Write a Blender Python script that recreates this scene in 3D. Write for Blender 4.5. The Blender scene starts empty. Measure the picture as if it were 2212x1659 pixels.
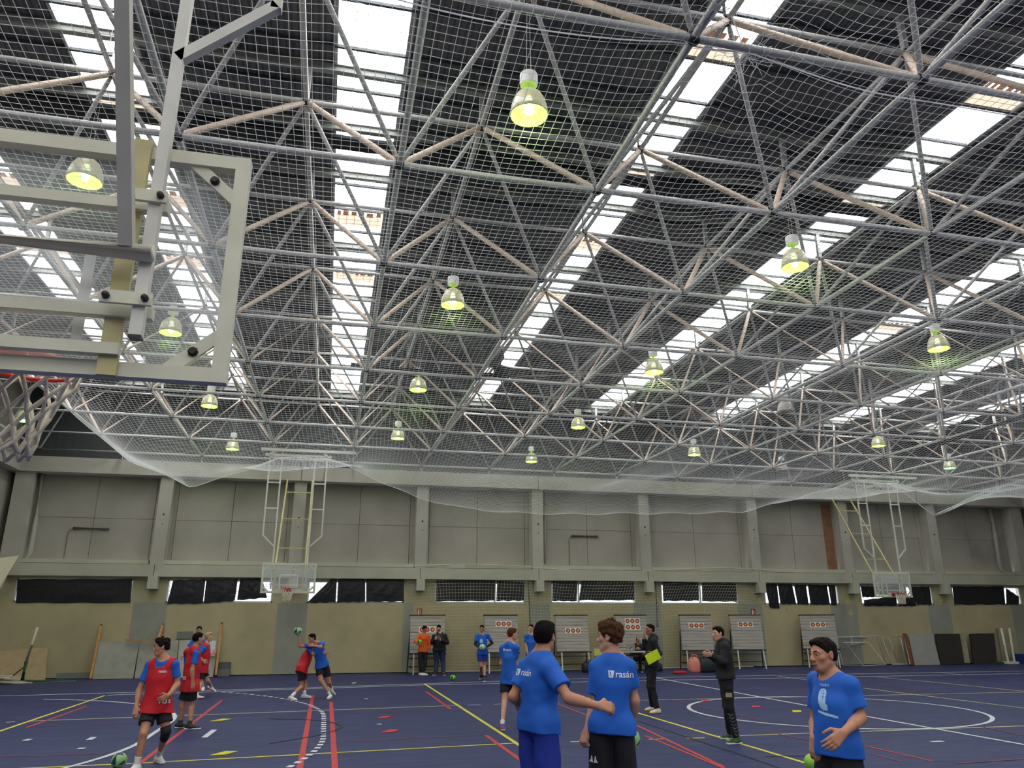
import bpy, bmesh, math, random
import numpy as np
from mathutils import Vector, Matrix, Euler
from mathutils.bvhtree import BVHTree

SC = bpy.context.scene
COL = SC.collection
random.seed(7)

# ------------------------------------------------------------------ camera
CAMH = 1.88
_y, _p, _r = math.radians(13.137), math.radians(17.2), math.radians(-0.11)
_f = Vector((math.sin(_y)*math.cos(_p), math.cos(_y)*math.cos(_p), math.sin(_p)))
_ri = Vector((math.cos(_y), -math.sin(_y), 0))
_up = _ri.cross(_f)
CR = math.cos(_r)*_ri + math.sin(_r)*_up
CU = -math.sin(_r)*_ri + math.cos(_r)*_up
CF = _f
FPX = 1646.0
cam = bpy.data.objects.new('camera', bpy.data.cameras.new('camera'))
COL.objects.link(cam)
cam.matrix_world = Matrix(((CR.x, CU.x, -CF.x, 0), (CR.y, CU.y, -CF.y, 0), (CR.z, CU.z, -CF.z, CAMH), (0, 0, 0, 1)))
cam.data.sensor_width = 36.0
cam.data.lens = FPX/2212*36.0
cam.data.clip_end = 300
cam.data.clip_start = 0.05
SC.camera = cam

# ------------------------------------------------------------------ world, exposure
W = bpy.data.worlds.new('overcast_sky')
SC.world = W
W.use_nodes = True
bg = W.node_tree.nodes['Background']
bg.inputs[0].default_value = (0.80, 0.88, 1.0, 1)
bg.inputs[1].default_value = 3.0
SC.view_settings.view_transform = 'Standard'
SC.view_settings.look = 'None'
SC.view_settings.exposure = 0.9
SC.view_settings.gamma = 1.0
SC.view_settings.use_curve_mapping = False
SKY_PANEL = 5.5       # radiance of the daylit skylight sheets
LAMP_W = 12.0

def ray(px, py):
    return (px-1106)/FPX*CR - (py-829.5)/FPX*CU + CF
def at(px, py, Y):            # point of a pixel in the plane y = Y
    d = ray(px, py); t = Y/d.y
    return Vector((t*d.x, Y, CAMH+t*d.z))
def atz(px, py, z):           # point of a pixel in the plane z
    d = ray(px, py); t = (z-CAMH)/d.z
    return Vector((t*d.x, t*d.y, z))

# ------------------------------------------------------------------ materials
def srgb(r, g, b):
    f = lambda c: (c/255/12.92 if c/255 <= .04045 else ((c/255+.055)/1.055)**2.4)
    return (f(r), f(g), f(b), 1)
_mats = {}
def mat(name, col, rough=.6, metal=0.0, var=0.0, scale=3.0, bump=0.0, bscale=40.0, emit=None, estr=0.0, trans=0.0, spec=.5, detail=4, col2=None):
    """plain procedural surface: colour broken up by noise, optional bump"""
    if name in _mats: return _mats[name]
    m = bpy.data.materials.new(name); m.use_nodes = True
    nt = m.node_tree; b = nt.nodes['Principled BSDF']
    c = tuple(col[:3])+(1,)
    b.inputs['Base Color'].default_value = c
    b.inputs['Roughness'].default_value = rough
    b.inputs['Metallic'].default_value = metal
    b.inputs['Specular IOR Level'].default_value = spec
    if var > 0 or bump > 0:
        tc = nt.nodes.new('ShaderNodeTexCoord')
    if var > 0:
        n = nt.nodes.new('ShaderNodeTexNoise'); n.inputs['Scale'].default_value = scale; n.inputs['Detail'].default_value = detail
        nt.links.new(tc.outputs['Object'], n.inputs['Vector'])
        r = nt.nodes.new('ShaderNodeValToRGB')
        r.color_ramp.elements[0].position = .3; r.color_ramp.elements[1].position = .7
        c2 = col2 if col2 else tuple(min(1, v*(1+var)) for v in c[:3])
        c1 = tuple(v*(1-var) for v in c[:3])
        r.color_ramp.elements[0].color = tuple(c1[:3])+(1,); r.color_ramp.elements[1].color = tuple(c2[:3])+(1,)
        nt.links.new(n.outputs['Fac'], r.inputs['Fac']); nt.links.new(r.outputs['Color'], b.inputs['Base Color'])
    if bump > 0:
        n2 = nt.nodes.new('ShaderNodeTexNoise'); n2.inputs['Scale'].default_value = bscale; n2.inputs['Detail'].default_value = 3
        nt.links.new(tc.outputs['Object'], n2.inputs['Vector'])
        bp = nt.nodes.new('ShaderNodeBump'); bp.inputs['Strength'].default_value = bump; bp.inputs['Distance'].default_value = .02
        nt.links.new(n2.outputs['Fac'], bp.inputs['Height']); nt.links.new(bp.outputs['Normal'], b.inputs['Normal'])
    if emit:
        b.inputs['Emission Color'].default_value = tuple(emit[:3])+(1,); b.inputs['Emission Strength'].default_value = estr
    if trans > 0: b.inputs['Transmission Weight'].default_value = trans
    _mats[name] = m
    return m

# ------------------------------------------------------------------ mesh builder
class MB:
    def __init__(s): s.v = []; s.f = []; s.m = []
    def add(s, vs, fs, mi=0):
        o = len(s.v); s.v.extend([tuple(v) for v in vs])
        s.f.extend([tuple(i+o for i in f) for f in fs]); s.m.extend([mi]*len(fs)); return s
    def box(s, c, d, rot=None, mi=0):
        x, y, z = d[0]/2, d[1]/2, d[2]/2
        vs = [Vector((a*x, b*y, e*z)) for a in (-1, 1) for b in (-1, 1) for e in (-1, 1)]
        if rot is not None: vs = [rot @ v for v in vs]
        c = Vector(c)
        return s.add([v+c for v in vs], [(0, 1, 3, 2), (4, 6, 7, 5), (0, 4, 5, 1), (2, 3, 7, 6), (0, 2, 6, 4), (1, 5, 7, 3)], mi)
    def span(s, a, b, mi=0):      # axis box from corner to corner
        a = Vector(a); b = Vector(b)
        return s.box((a+b)/2, [abs(q) for q in (b-a)], None, mi)
    def frame(s, d, ref=None):
        d = d.normalized(); ref = Vector(ref) if ref else (Vector((0, 0, 1)) if abs(d.z) < .95 else Vector((1, 0, 0)))
        u = d.cross(ref).normalized(); w = u.cross(d).normalized(); return u, w
    def tube(s, pts, r, n=8, closed=False, mi=0, cap=True):
        pts = [Vector(p) for p in pts]; N = len(pts); vs = []; rr = r if isinstance(r, (list, tuple)) else [r]*N
        up = None
        for i, p in enumerate(pts):
            if closed: d = pts[(i+1) % N]-pts[i-1]
            else: d = pts[min(i+1, N-1)]-pts[max(i-1, 0)]
            if d.length < 1e-9: d = Vector((0, 0, 1))
            d.normalize()
            if up is None: u, w = s.frame(d)
            else:
                u = up-d*up.dot(d)
                if u.length < 1e-6: u, w = s.frame(d)
                u.normalize(); w = d.cross(u)
            up = u
            for k in range(n):
                a = 2*math.pi*k/n; vs.append(p+(u*math.cos(a)+w*math.sin(a))*rr[i])
        fs = []
        for i in range(N if closed else N-1):
            j = (i+1) % N
            for k in range(n):
                k2 = (k+1) % n; fs.append((i*n+k, i*n+k2, j*n+k2, j*n+k))
        if cap and not closed:
            fs.append(tuple(range(n-1, -1, -1))); fs.append(tuple((N-1)*n+k for k in range(n)))
        return s.add(vs, fs, mi)
    def bar(s, a, b, w, h, ref=None, mi=0):   # rectangular bar between two points
        a = Vector(a); b = Vector(b); d = b-a; u, v = s.frame(d, ref)
        vs = []
        for p in (a, b):
            for su, sv in ((-1, -1), (1, -1), (1, 1), (-1, 1)): vs.append(p+u*su*w/2+v*sv*h/2)
        return s.add(vs, [(0, 1, 5, 4), (1, 2, 6, 5), (2, 3, 7, 6), (3, 0, 4, 7), (3, 2, 1, 0), (4, 5, 6, 7)], mi)
    def lathe(s, prof, c=(0, 0, 0), n=20, mi=0, ax='z'):
        c = Vector(c); vs = []
        for r, z in prof:
            for k in range(n):
                a = 2*math.pi*k/n; q = (r*math.cos(a), r*math.sin(a), z)
                if ax == 'y': q = (q[0], q[2], q[1])
                if ax == 'x': q = (q[2], q[0], q[1])
                vs.append(c+Vector(q))
        fs = []
        for i in range(len(prof)-1):
            for k in range(n):
                k2 = (k+1) % n; fs.append((i*n+k, i*n+k2, (i+1)*n+k2, (i+1)*n+k))
        return s.add(vs, fs, mi)
    def sphere(s, c, r, n=12, m=8, mi=0):
        if not isinstance(r, (tuple, list)): r = (r, r, r)
        vs = []; c = Vector(c)
        for i in range(m+1):
            t = math.pi*i/m
            for k in range(n):
                a = 2*math.pi*k/n; vs.append(c+Vector((r[0]*math.sin(t)*math.cos(a), r[1]*math.sin(t)*math.sin(a), r[2]*math.cos(t))))
        fs = []
        for i in range(m):
            for k in range(n):
                k2 = (k+1) % n; fs.append((i*n+k, (i+1)*n+k, (i+1)*n+k2, i*n+k2))
        return s.add(vs, fs, mi)
    def quad(s, a, b, c, d, mi=0): return s.add([a, b, c, d], [(0, 1, 2, 3)], mi)
    def build(s, name, m, parent=None, smooth=False, loc=None):
        me = bpy.data.meshes.new(name)
        vs = s.v
        if loc is not None: vs = [tuple(Vector(v)-Vector(loc)) for v in vs]
        me.from_pydata(vs, [], s.f); me.update()
        for q in (m if isinstance(m, (list, tuple)) else [m]): me.materials.append(q)
        if any(s.m): me.polygons.foreach_set('material_index', s.m)
        if smooth: me.polygons.foreach_set('use_smooth', [True]*len(s.f))
        o = bpy.data.objects.new(name, me); COL.objects.link(o)
        if loc is not None: o.location = loc
        if parent is not None: o.parent = parent
        return o
def fast_mesh(name, V, Q, m, parent=None, smooth=False):
    """numpy quads -> object"""
    me = bpy.data.meshes.new(name); n = len(Q); k = Q.shape[1]
    me.vertices.add(len(V)); me.vertices.foreach_set('co', np.asarray(V, np.float32).ravel())
    me.loops.add(n*k); me.loops.foreach_set('vertex_index', np.asarray(Q, np.int32).ravel())
    me.polygons.add(n); me.polygons.foreach_set('loop_start', np.arange(0, n*k, k, dtype=np.int32))
    me.polygons.foreach_set('loop_total', np.full(n, k, np.int32))
    if smooth: me.polygons.foreach_set('use_smooth', np.ones(n, bool))
    me.update(calc_edges=True)
    for q in (m if isinstance(m, (list, tuple)) else [m]): me.materials.append(q)
    o = bpy.data.objects.new(name, me); COL.objects.link(o)
    if parent is not None: o.parent = parent
    return o
def tag(o, label=None, cat=None, group=None, kind=None):
    if label: o['label'] = label
    if cat: o['category'] = cat
    if group: o['group'] = group
    if kind: o['kind'] = kind
    return o
def thing(name, label, cat, loc=(0, 0, 0), rz=0.0, group=None):
    o = bpy.data.objects.new(name, None); COL.objects.link(o); o.empty_display_size = .1
    o.location = loc; o.rotation_euler = (0, 0, rz)
    return tag(o, label, cat, group)
def dup(o, parent=None):
    c = o.copy(); COL.objects.link(c)
    if parent is not None: c.parent = parent
    for ch in list(o.children): dup(ch, c)
    return c
def struct(o, label=None):
    o['kind'] = 'structure'
    if label: o['label'] = label; 
    return o

# ------------------------------------------------------------------ hall dimensions
D = 30.4          # plane of the far wall
XL, XR, YN = -11.4, 32.6, -16.0
ROOF_Z = 10.35
S5 = 5.83
def node_low(i, j):
    X = (.0955+.4738*i)*S5; Y = (1.5328+.5209*j)*S5
    return Vector((X, Y, CAMH+S5-.0036*X+.006*(Y-2.5*S5)))
def node_up(i, j):
    X = (.0955+.4738*i)*S5; Y = (1.5328+.5209*j)*S5
    return Vector((X, Y, CAMH+S5*1.3219-.0036*X+.006*(Y-2.5*S5)))

M_wall = mat('painted_concrete_grey', srgb(172, 167, 154), .85, var=.08, scale=1.3, bump=.15, bscale=60)
M_panel = mat('concrete_panel_taupe', srgb(158, 152, 141), .85, var=.10, scale=.9, bump=.12, bscale=30, detail=6)
M_ledge = mat('concrete_beam_greenish', srgb(176, 174, 154), .8, var=.07, scale=1.5, bump=.12, bscale=50)
M_olive = mat('olive_plaster', srgb(180, 168, 130), .85, var=.09, scale=1.1, bump=.25, bscale=25, detail=7)
M_greyband = mat('grey_plaster_band', srgb(152, 152, 138), .85, var=.10, scale=1.2, bump=.2, bscale=30)
M_dark = mat('dark_gap', (.012, .012, .014, 1), .9)
M_cladding = mat('dark_metal_cladding', srgb(72, 74, 74), .6, var=.1, scale=.6)
M_white = mat('white_painted_steel', srgb(214, 212, 200), .45, var=.06, scale=6)
M_truss = mat('grey_painted_tube', srgb(188, 186, 180), .45, var=.08, scale=3)
M_trussdust = mat('pinkish_primer_tube', srgb(206, 184, 164), .6, var=.08, scale=3)
M_node = mat('black_steel_node', (.012, .012, .014, 1), .5)
M_galv = mat('galvanised_post', srgb(190, 192, 188), .4, metal=.3, var=.1, scale=8)
M_beam = mat('pale_grey_steel_beam', srgb(128, 130, 124), .55, var=.08, scale=2)
M_beamdark = mat('dark_steel_purlin', srgb(58, 62, 64), .6)
M_black = mat('black_plastic', (.010, .010, .012, 1), .45)
M_net = None

# ------------------------------------------------------------------ floor
def mat_floor():
    m = bpy.data.materials.new('blue_sports_vinyl'); m.use_nodes = True; nt = m.node_tree; b = nt.nodes['Principled BSDF']
    tc = nt.nodes.new('ShaderNodeTexCoord')
    n = nt.nodes.new('ShaderNodeTexNoise'); n.inputs['Scale'].default_value = .6; n.inputs['Detail'].default_value = 8; n.inputs['Roughness'].default_value = .7
    mp = nt.nodes.new('ShaderNodeMapping'); mp.inputs['Scale'].default_value = (.5, 2.2, 1)
    nt.links.new(tc.outputs['Object'], mp.inputs['Vector']); nt.links.new(mp.outputs['Vector'], n.inputs['Vector'])
    r = nt.nodes.new('ShaderNodeValToRGB'); r.color_ramp.elements[0].position = .3; r.color_ramp.elements[1].position = .75
    r.color_ramp.elements[0].color = srgb(38, 45, 87); r.color_ramp.elements[1].color = srgb(54, 60, 102)
    nt.links.new(n.outputs['Fac'], r.inputs['Fac']); nt.links.new(r.outputs['Color'], b.inputs['Base Color'])
    n2 = nt.nodes.new('ShaderNodeTexNoise'); n2.inputs['Scale'].default_value = 3; n2.inputs['Detail'].default_value = 5
    nt.links.new(mp.outputs['Vector'], n2.inputs['Vector'])
    mr = nt.nodes.new('ShaderNodeMapRange'); mr.inputs[3].default_value = .42; mr.inputs[4].default_value = .62
    nt.links.new(n2.outputs['Fac'], mr.inputs[0]); nt.links.new(mr.outputs[0], b.inputs['Roughness'])
    b.inputs['Specular IOR Level'].default_value = .3
    return m
floor = MB().span((XL-1, YN-1, -.2), (XR+1, D+.6, 0)).build('floor', mat_floor()); struct(floor, 'dark blue vinyl sports floor')

# ------------------------------------------------------------------ far wall
def px_x(px, py=1270): return at(px, py, D).x
wins = [(33, 287), (361, 590), (665, 874), (940, 1134), (1190, 1373), (1427, 1593), (1650, 1810), (1857, 2012), (2055, 2202)]
WX = [(px_x(a), px_x(b)) for a, b in wins]
WZ0, WZ1 = 2.50, 3.30
bands = [(px_x(a, 1400), px_x(b, 1400)) for a, b in ((275, 350), (592, 658), (868, 890), (1145, 1190), (1372, 1432), (1600, 1655), (1805, 1862), (2018, 2066), (2200, 2240))]
def matof(x):
    return 1 if any(a < x < b for a, b in bands) else 0
mb = MB()
cuts = sorted(set([XL, XR]+[q for w in WX for q in w]+[q for b in bands for q in b]))
for a, b in zip(cuts[:-1], cuts[1:]):
    c = (a+b)/2; mi = matof(c)
    inwin = any(w[0]-1e-4 < c < w[1]+1e-4 for w in WX)
    mb.span((a, D, 0.04), (b, D+.3, WZ0), mi)
    if not inwin: mb.span((a, D, WZ0), (b, D+.3, WZ1), 2)
    mb.span((a, D, WZ1), (b, D+.3, 3.42), 2)
o = mb.build('wall_far', [M_olive, M_greyband, mat('olive_grey_plaster', srgb(176, 168, 132), .85, var=.1, scale=1.2, bump=.2, bscale=30)]); struct(o, 'olive and grey plastered far wall below the ledge')
# white uneven bottom edge and dark base strip
mb = MB().span((XL, D-.004, 0.0), (XR, D+.05, .035), 0)
mb.span((XL, D-.006, .035), (XR, D+.02, .06), 1)
struct(mb.build('baseboard_far', [M_dark, mat('pale_wall_edge', srgb(176, 172, 150), .9, var=.2, scale=9)]))
# ledge beam, in lengths that butt at the columns
colx = [at(p, 1215, D).x for p in (340, 637, 908, 1161, 1394, 1631, 1830, 2023)]
colx = [XL+.55]+colx+[at(2195, 1215, D).x+.4]
mb = MB()
ed = [XL]+[c-.02 for c in colx[1:-1]]+[XR]
for a, b in zip(ed[:-1], ed[1:]):
    mb.span((a+.012, D-.28, 3.38), (b-.012, D+.3, 3.80))
    mb.span((a+.25, D-.16, 3.82), (b-.25, D+.3, 3.96), 1)
    mb.span((a+.012, D-.10, 3.79), (b-.012, D+.3, 3.83), 2)
o = mb.build('trim_1', [M_ledge, M_ledge, M_dark]); struct(o, 'grey concrete ledge beam along the far wall')
mb = MB()
for c in colx[1:-1]: mb.span((c-.16, D-.42, 2.95), (c+.16, D+.01, 3.38))
struct(mb.build('trim_2', M_ledge), 'concrete brackets under the ledge beam')
# upper wall panels with open joints
PZ0, PZ1 = 3.96, 7.2
mb = MB(); YP = D+.42
for a, b in zip(colx[:-1], colx[1:]):
    L = b-a; xs = [a, a+.36, a+L*.5-.05, b-.42, b]
    for x0, x1 in zip(xs[:-1], xs[1:]):
        for z0, z1 in ((PZ0-.2, 5.47), (5.47, PZ1)):
            mb.span((x0+.008, YP, z0+.006), (x1-.008, YP+.12, z1-.006))
mb.span((XL, YP+.1, PZ0-.3), (XR, YP+.14, PZ1+.2), 1)
o = mb.build('trim_3', [M_panel, M_dark]); struct(o, 'taupe concrete panels of the upper far wall')
# columns, each a structure piece
for k, c in enumerate(colx):
    w = .46 if 0 < k < len(colx)-1 else .62
    mb = MB().span((c-w/2, D-.12, 3.80), (c+w/2, YP+.1, 7.2))
    if 0 < k < len(colx)-1:
        for z in (5.60, 5.25):
            mb.lathe([(0, -.002), (.035 if z > 5.4 else .02, -.002), (.035 if z > 5.4 else .02, 0)], (c+.02, D-.121, z), 10, 1, 'y')
    struct(mb.build('trim_%d' % (k+4), [M_wall, M_dark]), 'grey concrete column of the far wall')
# top beam and dark cladding above
mb = MB(); bx = [XL, colx[2]-.0, colx[4], colx[6], colx[8]-.8, XR]
for a, b in zip(bx[:-1], bx[1:]): mb.span((a+.012, D-.30, 7.0), (b-.012, D+.5, 7.55))
struct(mb.build('trim_20', M_wall), 'grey concrete top beam of the far wall')
mb = MB().span((XL-.2, D+.40, 7.3), (XR+.2, D+.5, 10.6))
x = XL
while x < XR: mb.span((x, D+.37, 7.3), (x+.10, D+.405, 10.5)); x += .30
struct(mb.build('trim_21', M_cladding), 'dark corrugated cladding above the top beam')
# side walls and the wall behind the camera
for nm, a, b in (('wall_left', (XL-.3, YN, 0), (XL, D+1.2, 10.6)), ('wall_right', (XR, YN, 0), (XR+.3, D+1.2, 10.6)), ('wall_near', (XL-.3, YN-.3, 0), (XR+.3, YN, 10.6))):
    struct(MB().span(a, b).build(nm, M_panel))
mb = MB().span((XL, D-5, 7.0), (XL+.42, D-.3, 7.55)).span((XR-.42, D-5, 7.0), (XR, D-.3, 7.55))
mb.span((XL, D-6, 3.4), (XL+.3, D-.28, 3.9)).span((XR-.3, D-6, 3.4), (XR, D-.28, 3.9))
struct(mb.build('trim_22', M_wall), 'side wall concrete beams')

# windows: frame, glass blocks lit by the day, mullions
M_day = mat('daylit_glass', (.8, .85, .9, 1), .3, emit=(.86, .93, 1.0), estr=.8, var=.2, scale=14)
M_alu = mat('white_window_frame', srgb(205, 208, 204), .4)
for k, (a, b) in enumerate(WX):
    fr = MB(); t = .05
    fr.span((a, D+.02, WZ0), (b, D+.16, WZ0+t)); fr.span((a, D+.02, WZ1-t), (b, D+.16, WZ1))
    fr.span((a, D+.02, WZ0), (a+t, D+.16, WZ1)); fr.span((b-t, D+.02, WZ0), (b, D+.16, WZ1))
    if k in (3, 4, 5):
        q = {3: .66, 4: .32, 5: .505}[k]; fr.span((a+(b-a)*q-.03, D-.005, WZ0), (a+(b-a)*q+.03, D+.12, WZ1))
    w = fr.build('window_%d' % (k+1), M_alu); struct(w)
    pn = MB(); x = a+t; nx = max(2, int((b-a)/.21)); dx = (b-a-2*t)/nx
    for i in range(nx):
        for j in range(4):
            z = WZ0+t+j*(WZ1-WZ0-2*t)/4
            pn.span((x+i*dx+.008, D+.17, z+.008), (x+(i+1)*dx-.008, D+.21, z+(WZ1-WZ0-2*t)/4-.008))
    pn.build('pane', M_day, w)
    MB().span((a, D+.2, WZ0), (b, D+.22, WZ1)).build('block_joint', mat('block_joint', srgb(120, 122, 120), .8), w)

# ------------------------------------------------------------------ roof sheet and skylights
def mat_roof():
    m = bpy.data.materials.new('dark_ribbed_roof_sheet'); m.use_nodes = True; nt = m.node_tree; b = nt.nodes['Principled BSDF']
    tc = nt.nodes.new('ShaderNodeTexCoord'); w = nt.nodes.new('ShaderNodeTexWave'); w.wave_type = 'BANDS'; w.bands_direction = 'X'
    w.inputs['Scale'].default_value = 3.2; w.inputs['Distortion'].default_value = 0
    nt.links.new(tc.outputs['Object'], w.inputs['Vector'])
    r = nt.nodes.new('ShaderNodeValToRGB'); r.color_ramp.elements[0].position = .05; r.color_ramp.elements[1].position = .35
    r.color_ramp.elements[0].color = srgb(60, 60, 62); r.color_ramp.elements[1].color = srgb(84, 84, 86)
    nt.links.new(w.outputs['Fac'], r.inputs['Fac']); nt.links.new(r.outputs['Color'], b.inputs['Base Color'])
    bp = nt.nodes.new('ShaderNodeBump'); bp.inputs['Distance'].default_value = .03; bp.inputs['Strength'].default_value = .35
    nt.links.new(w.outputs['Fac'], bp.inputs['Height']); nt.links.new(bp.outputs['Normal'], b.inputs['Normal'])
    b.inputs['Roughness'].default_value = .6
    return m
M_roof = mat_roof()
def mat_sky_panel():
    m = bpy.data.materials.new('daylit_corrugated_skylight'); m.use_nodes = True; nt = m.node_tree; b = nt.nodes['Principled BSDF']
    tc = nt.nodes.new('ShaderNodeTexCoord')
    w = nt.nodes.new('ShaderNodeTexWave'); w.wave_type = 'BANDS'; w.bands_direction = 'X'; w.inputs['Scale'].default_value = 1.9
    nt.links.new(tc.outputs['Object'], w.inputs['Vector'])
    mp = nt.nodes.new('ShaderNodeMapping'); mp.inputs['Scale'].default_value = (5, .6, 1); nt.links.new(tc.outputs['Object'], mp.inputs['Vector'])
    n = nt.nodes.new('ShaderNodeTexNoise'); n.inputs['Scale'].default_value = 1.0; n.inputs['Detail'].default_value = 6; nt.links.new(mp.outputs['Vector'], n.inputs['Vector'])
    r = nt.nodes.new('ShaderNodeValToRGB'); e = r.color_ramp.elements
    e[0].position = .28; e[0].color = (.55, .50, .47, 1); e[1].position = .5; e[1].color = (.95, .97, 1, 1)
    nt.links.new(n.outputs['Fac'], r.inputs['Fac'])
    mx = nt.nodes.new('ShaderNodeMixRGB'); mx.blend_type = 'MULTIPLY'; mx.inputs[0].default_value = .22
    nt.links.new(r.outputs['Color'], mx.inputs[1]); nt.links.new(w.outputs['Color'], mx.inputs[2])
    nt.links.new(mx.outputs['Color'], b.inputs['Emission Color']); b.inputs['Emission Strength'].default_value = SKY_PANEL
    b.inputs['Base Color'].default_value = (.7, .7, .7, 1)
    return m
M_skyl = mat_sky_panel()
M_rusty = mat('rust_stained_skylight', (.5, .35, .25, 1), .6, emit=(1.0, .80, .62), estr=SKY_PANEL*.105)
M_rust = mat('rusty_sheet_edge', srgb(150, 84, 48), .9, var=.5, scale=14, emit=(.9, .45, .2), estr=.12)
STRIPS = [(-7.75, -6.55), (-4.45, -3.42), (-.42, .68), (4.78, 5.82), (10.0, 11.08), (15.5, 16.6), (21.05, 22.15), (26.0, 27.1)]
YR0, YR1 = YN, 29.15
mb = MB(); ZT = ROOF_Z
xs = [XL-.3]+[q for s in STRIPS for q in s]+[XR+.3]
for a, b in zip(xs[0::2], xs[1::2]): mb.span((a, YN-.3, ZT), (b, D+.6, ZT+.06))
for a, b in STRIPS: mb.span((a, YR1, ZT), (b, D+.6, ZT+.06))
struct(mb.build('ceiling', M_roof), 'dark ribbed roof sheet')
rows = [-.5+k for k in range(-3, 8)]
def yrow(j): return (1.5328+.5209*j)*S5
beamY = [yrow(j) for j in (-2.5, -1.5, -.5, .5, 1.5, 2.5, 3.5, 4.5, 5.5, 6.5)]
for k, (a, b) in enumerate(STRIPS):
    w = MB()
    w.span((a, YR0, ZT+.01), (b, YR1, ZT+.05))
    o = w.build('window_%d' % (k+10), M_skyl); struct(o, 'daylit corrugated skylight strip in the roof')
    fr = MB().span((a-.03, YR0, ZT-.05), (a+.02, YR1, ZT+.01)).span((b-.05, YR0, ZT-.05), (b+.03, YR1, ZT+.01))
    fr.build('edge_flashing', mat('flashing', srgb(150, 152, 152), .5), o)
    # rust streaked sheets and their lapped edges at two places along the strip
    st = MB(); ru = MB(); rng = random.Random(k)
    for yy in (8.6, 12.15, 15.2, 18.2):
        if rng.random() < .75:
            st.span((a+.05, yy+.02, ZT-.004), (b-.06, yy+.5, ZT+.008))
            x = a+.08
            while x < b-.12:
                d = rng.uniform(.08, .18); ru.span((x, yy-.16+rng.uniform(0, .05), ZT-.008), (min(b-.06, x+d*.8), yy+.02+rng.uniform(0, .08), ZT-.002)); x += d+.03
    st.build('stained_sheet', M_rusty, o); ru.build('rusty_edge', M_rust, o)
# purlins under the sheet
py = []
y = YN+.4
while y < YR1:
    if min(abs(y-q) for q in beamY+[11.95, 12.4, 29.3]) > .22: py.append(y)
    y += .985
pl = 'dark steel purlin crossing under the roof skylights'
for k, y in enumerate(py):
    o = MB().span((XL, y-.022, ZT-.06), (XR, y+.022, ZT-.01)).build('purlin', M_beamdark); tag(o, pl, 'purlin', 'roof purlins')
for k, y in enumerate(beamY+[11.95, 29.3]):
    mb = MB()
    mb.span((XL, y-.05, ZT-.175), (XR, y+.05, ZT-.162)).span((XL, y-.012, ZT-.175), (XR, y+.012, ZT-.04)).span((XL, y-.05, ZT-.052), (XR, y+.05, ZT-.04))
    if y == 11.95: mb.span((XL, y+.25, ZT-.16), (XR, y+.62, ZT-.10), 1)  # flat dark strip stands in for the shadow gap at the roof step
    o = mb.build('roof_beam', [M_beam, M_dark]); tag(o, 'long pale steel roof beam running the length of the hall above the tube frame', 'beam', 'roof beams')

# ------------------------------------------------------------------ space frame
frame = thing('space_frame', 'grey tubular steel space frame carrying the whole roof', 'roof truss', (10, 12, 7.7))
def inframe(o): 
    o.parent = frame; o.matrix_parent_inverse = Matrix.Translation((-10, -12, -7.7)); return o
IS = list(range(-4, 12)); JS = list(range(-3, 8))
for j in JS:
    inframe(MB().tube([node_low(i, j) for i in IS], .043, 8).build('bottom_chord', M_truss, smooth=True))
    if j < 7: inframe(MB().tube([node_up(i+.5, j+.5) for i in IS[:-1]], .040, 8).build('top_chord', M_truss, smooth=True))
for i in IS:
    inframe(MB().tube([node_low(i, j) for j in JS], .043, 8).build('bottom_chord', M_truss, smooth=True))
    if i < IS[-1]: inframe(MB().tube([node_up(i+.5, j+.5) for j in JS[:-1]], .040, 8).build('top_chord', M_truss, smooth=True))
def inview(p):
    v = p-Vector((0, 0, CAMH)); z = v.dot(CF)
    if z < .5: return False
    x = FPX*v.dot(CR)/z; y = FPX*v.dot(CU)/z
    return abs(x) < 1130 and abs(y) < 850
diag = []
for i in IS[:-1]:
    for j in JS[:-1]:
        u = node_up(i+.5, j+.5)
        for di in (0, 1):
            for dj in (0, 1):
                l = node_low(i+di, j+dj); c = (u+l)/2
                vis = inview(c) or inview(u) or inview(l)
                diag.append((0 if vis else 1, (c-Vector((0, 0, CAMH))).length, l, u, dj))
diag.sort(key=lambda t: t[:2])
for q in diag[:100]:
    l, u = q[2], q[3]; d = (u-l).normalized(); dusty = q[4] == 0
    inframe(MB().tube([l+d*.05, l+d*.13, u-d*.13, u-d*.05], [.022, .045 if dusty else .034, .045 if dusty else .034, .022], 8).build('diagonal_strut', M_trussdust if dusty else M_truss, smooth=True))
mb = MB()
for q in diag[100:]:
    l, u = q[2], q[3]; dusty = q[4] == 0
    mb.tube([l, u], .042 if dusty else .032, 6, mi=1 if dusty else 0, cap=False)
o = inframe(mb.build('diagonal_struts', [M_truss, M_trussdust], smooth=True)); o['kind'] = 'stuff'
nd = [node_low(i, j) for i in IS for j in JS]+[node_up(i+.5, j+.5) for i in IS[:-1] for j in JS[:-1]]
nd.sort(key=lambda p: (not inview(p), p.length))
for p in nd[:100]:
    inframe(MB().lathe([(0, -.075), (.055, -.06), (.07, -.02), (.07, .02), (.055, .06), (0, .075)], p, 10).build('node', M_node, smooth=True))
mb = MB()
for p in nd[100:]: mb.sphere(p, .068, 8, 6)
o = inframe(mb.build('nodes', M_node, smooth=True)); o['kind'] = 'stuff'
ps = sorted([node_up(i+.5, j+.5) for i in IS[:-1] for j in JS[:-1]], key=lambda p: (not inview(p), p.length))
for p in ps[:100]: inframe(MB().bar(p+Vector((0, 0, .05)), (p.x, p.y, ZT-.175), .075, .075, (1, 0, 0)).build('roof_post', M_galv))
mb = MB()
for p in ps[100:]: mb.bar(p+Vector((0, 0, .05)), (p.x, p.y, ZT-.175), .075, .075, (1, 0, 0))
o = inframe(mb.build('roof_posts', M_galv)); o['kind'] = 'stuff'
mb = MB()
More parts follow.
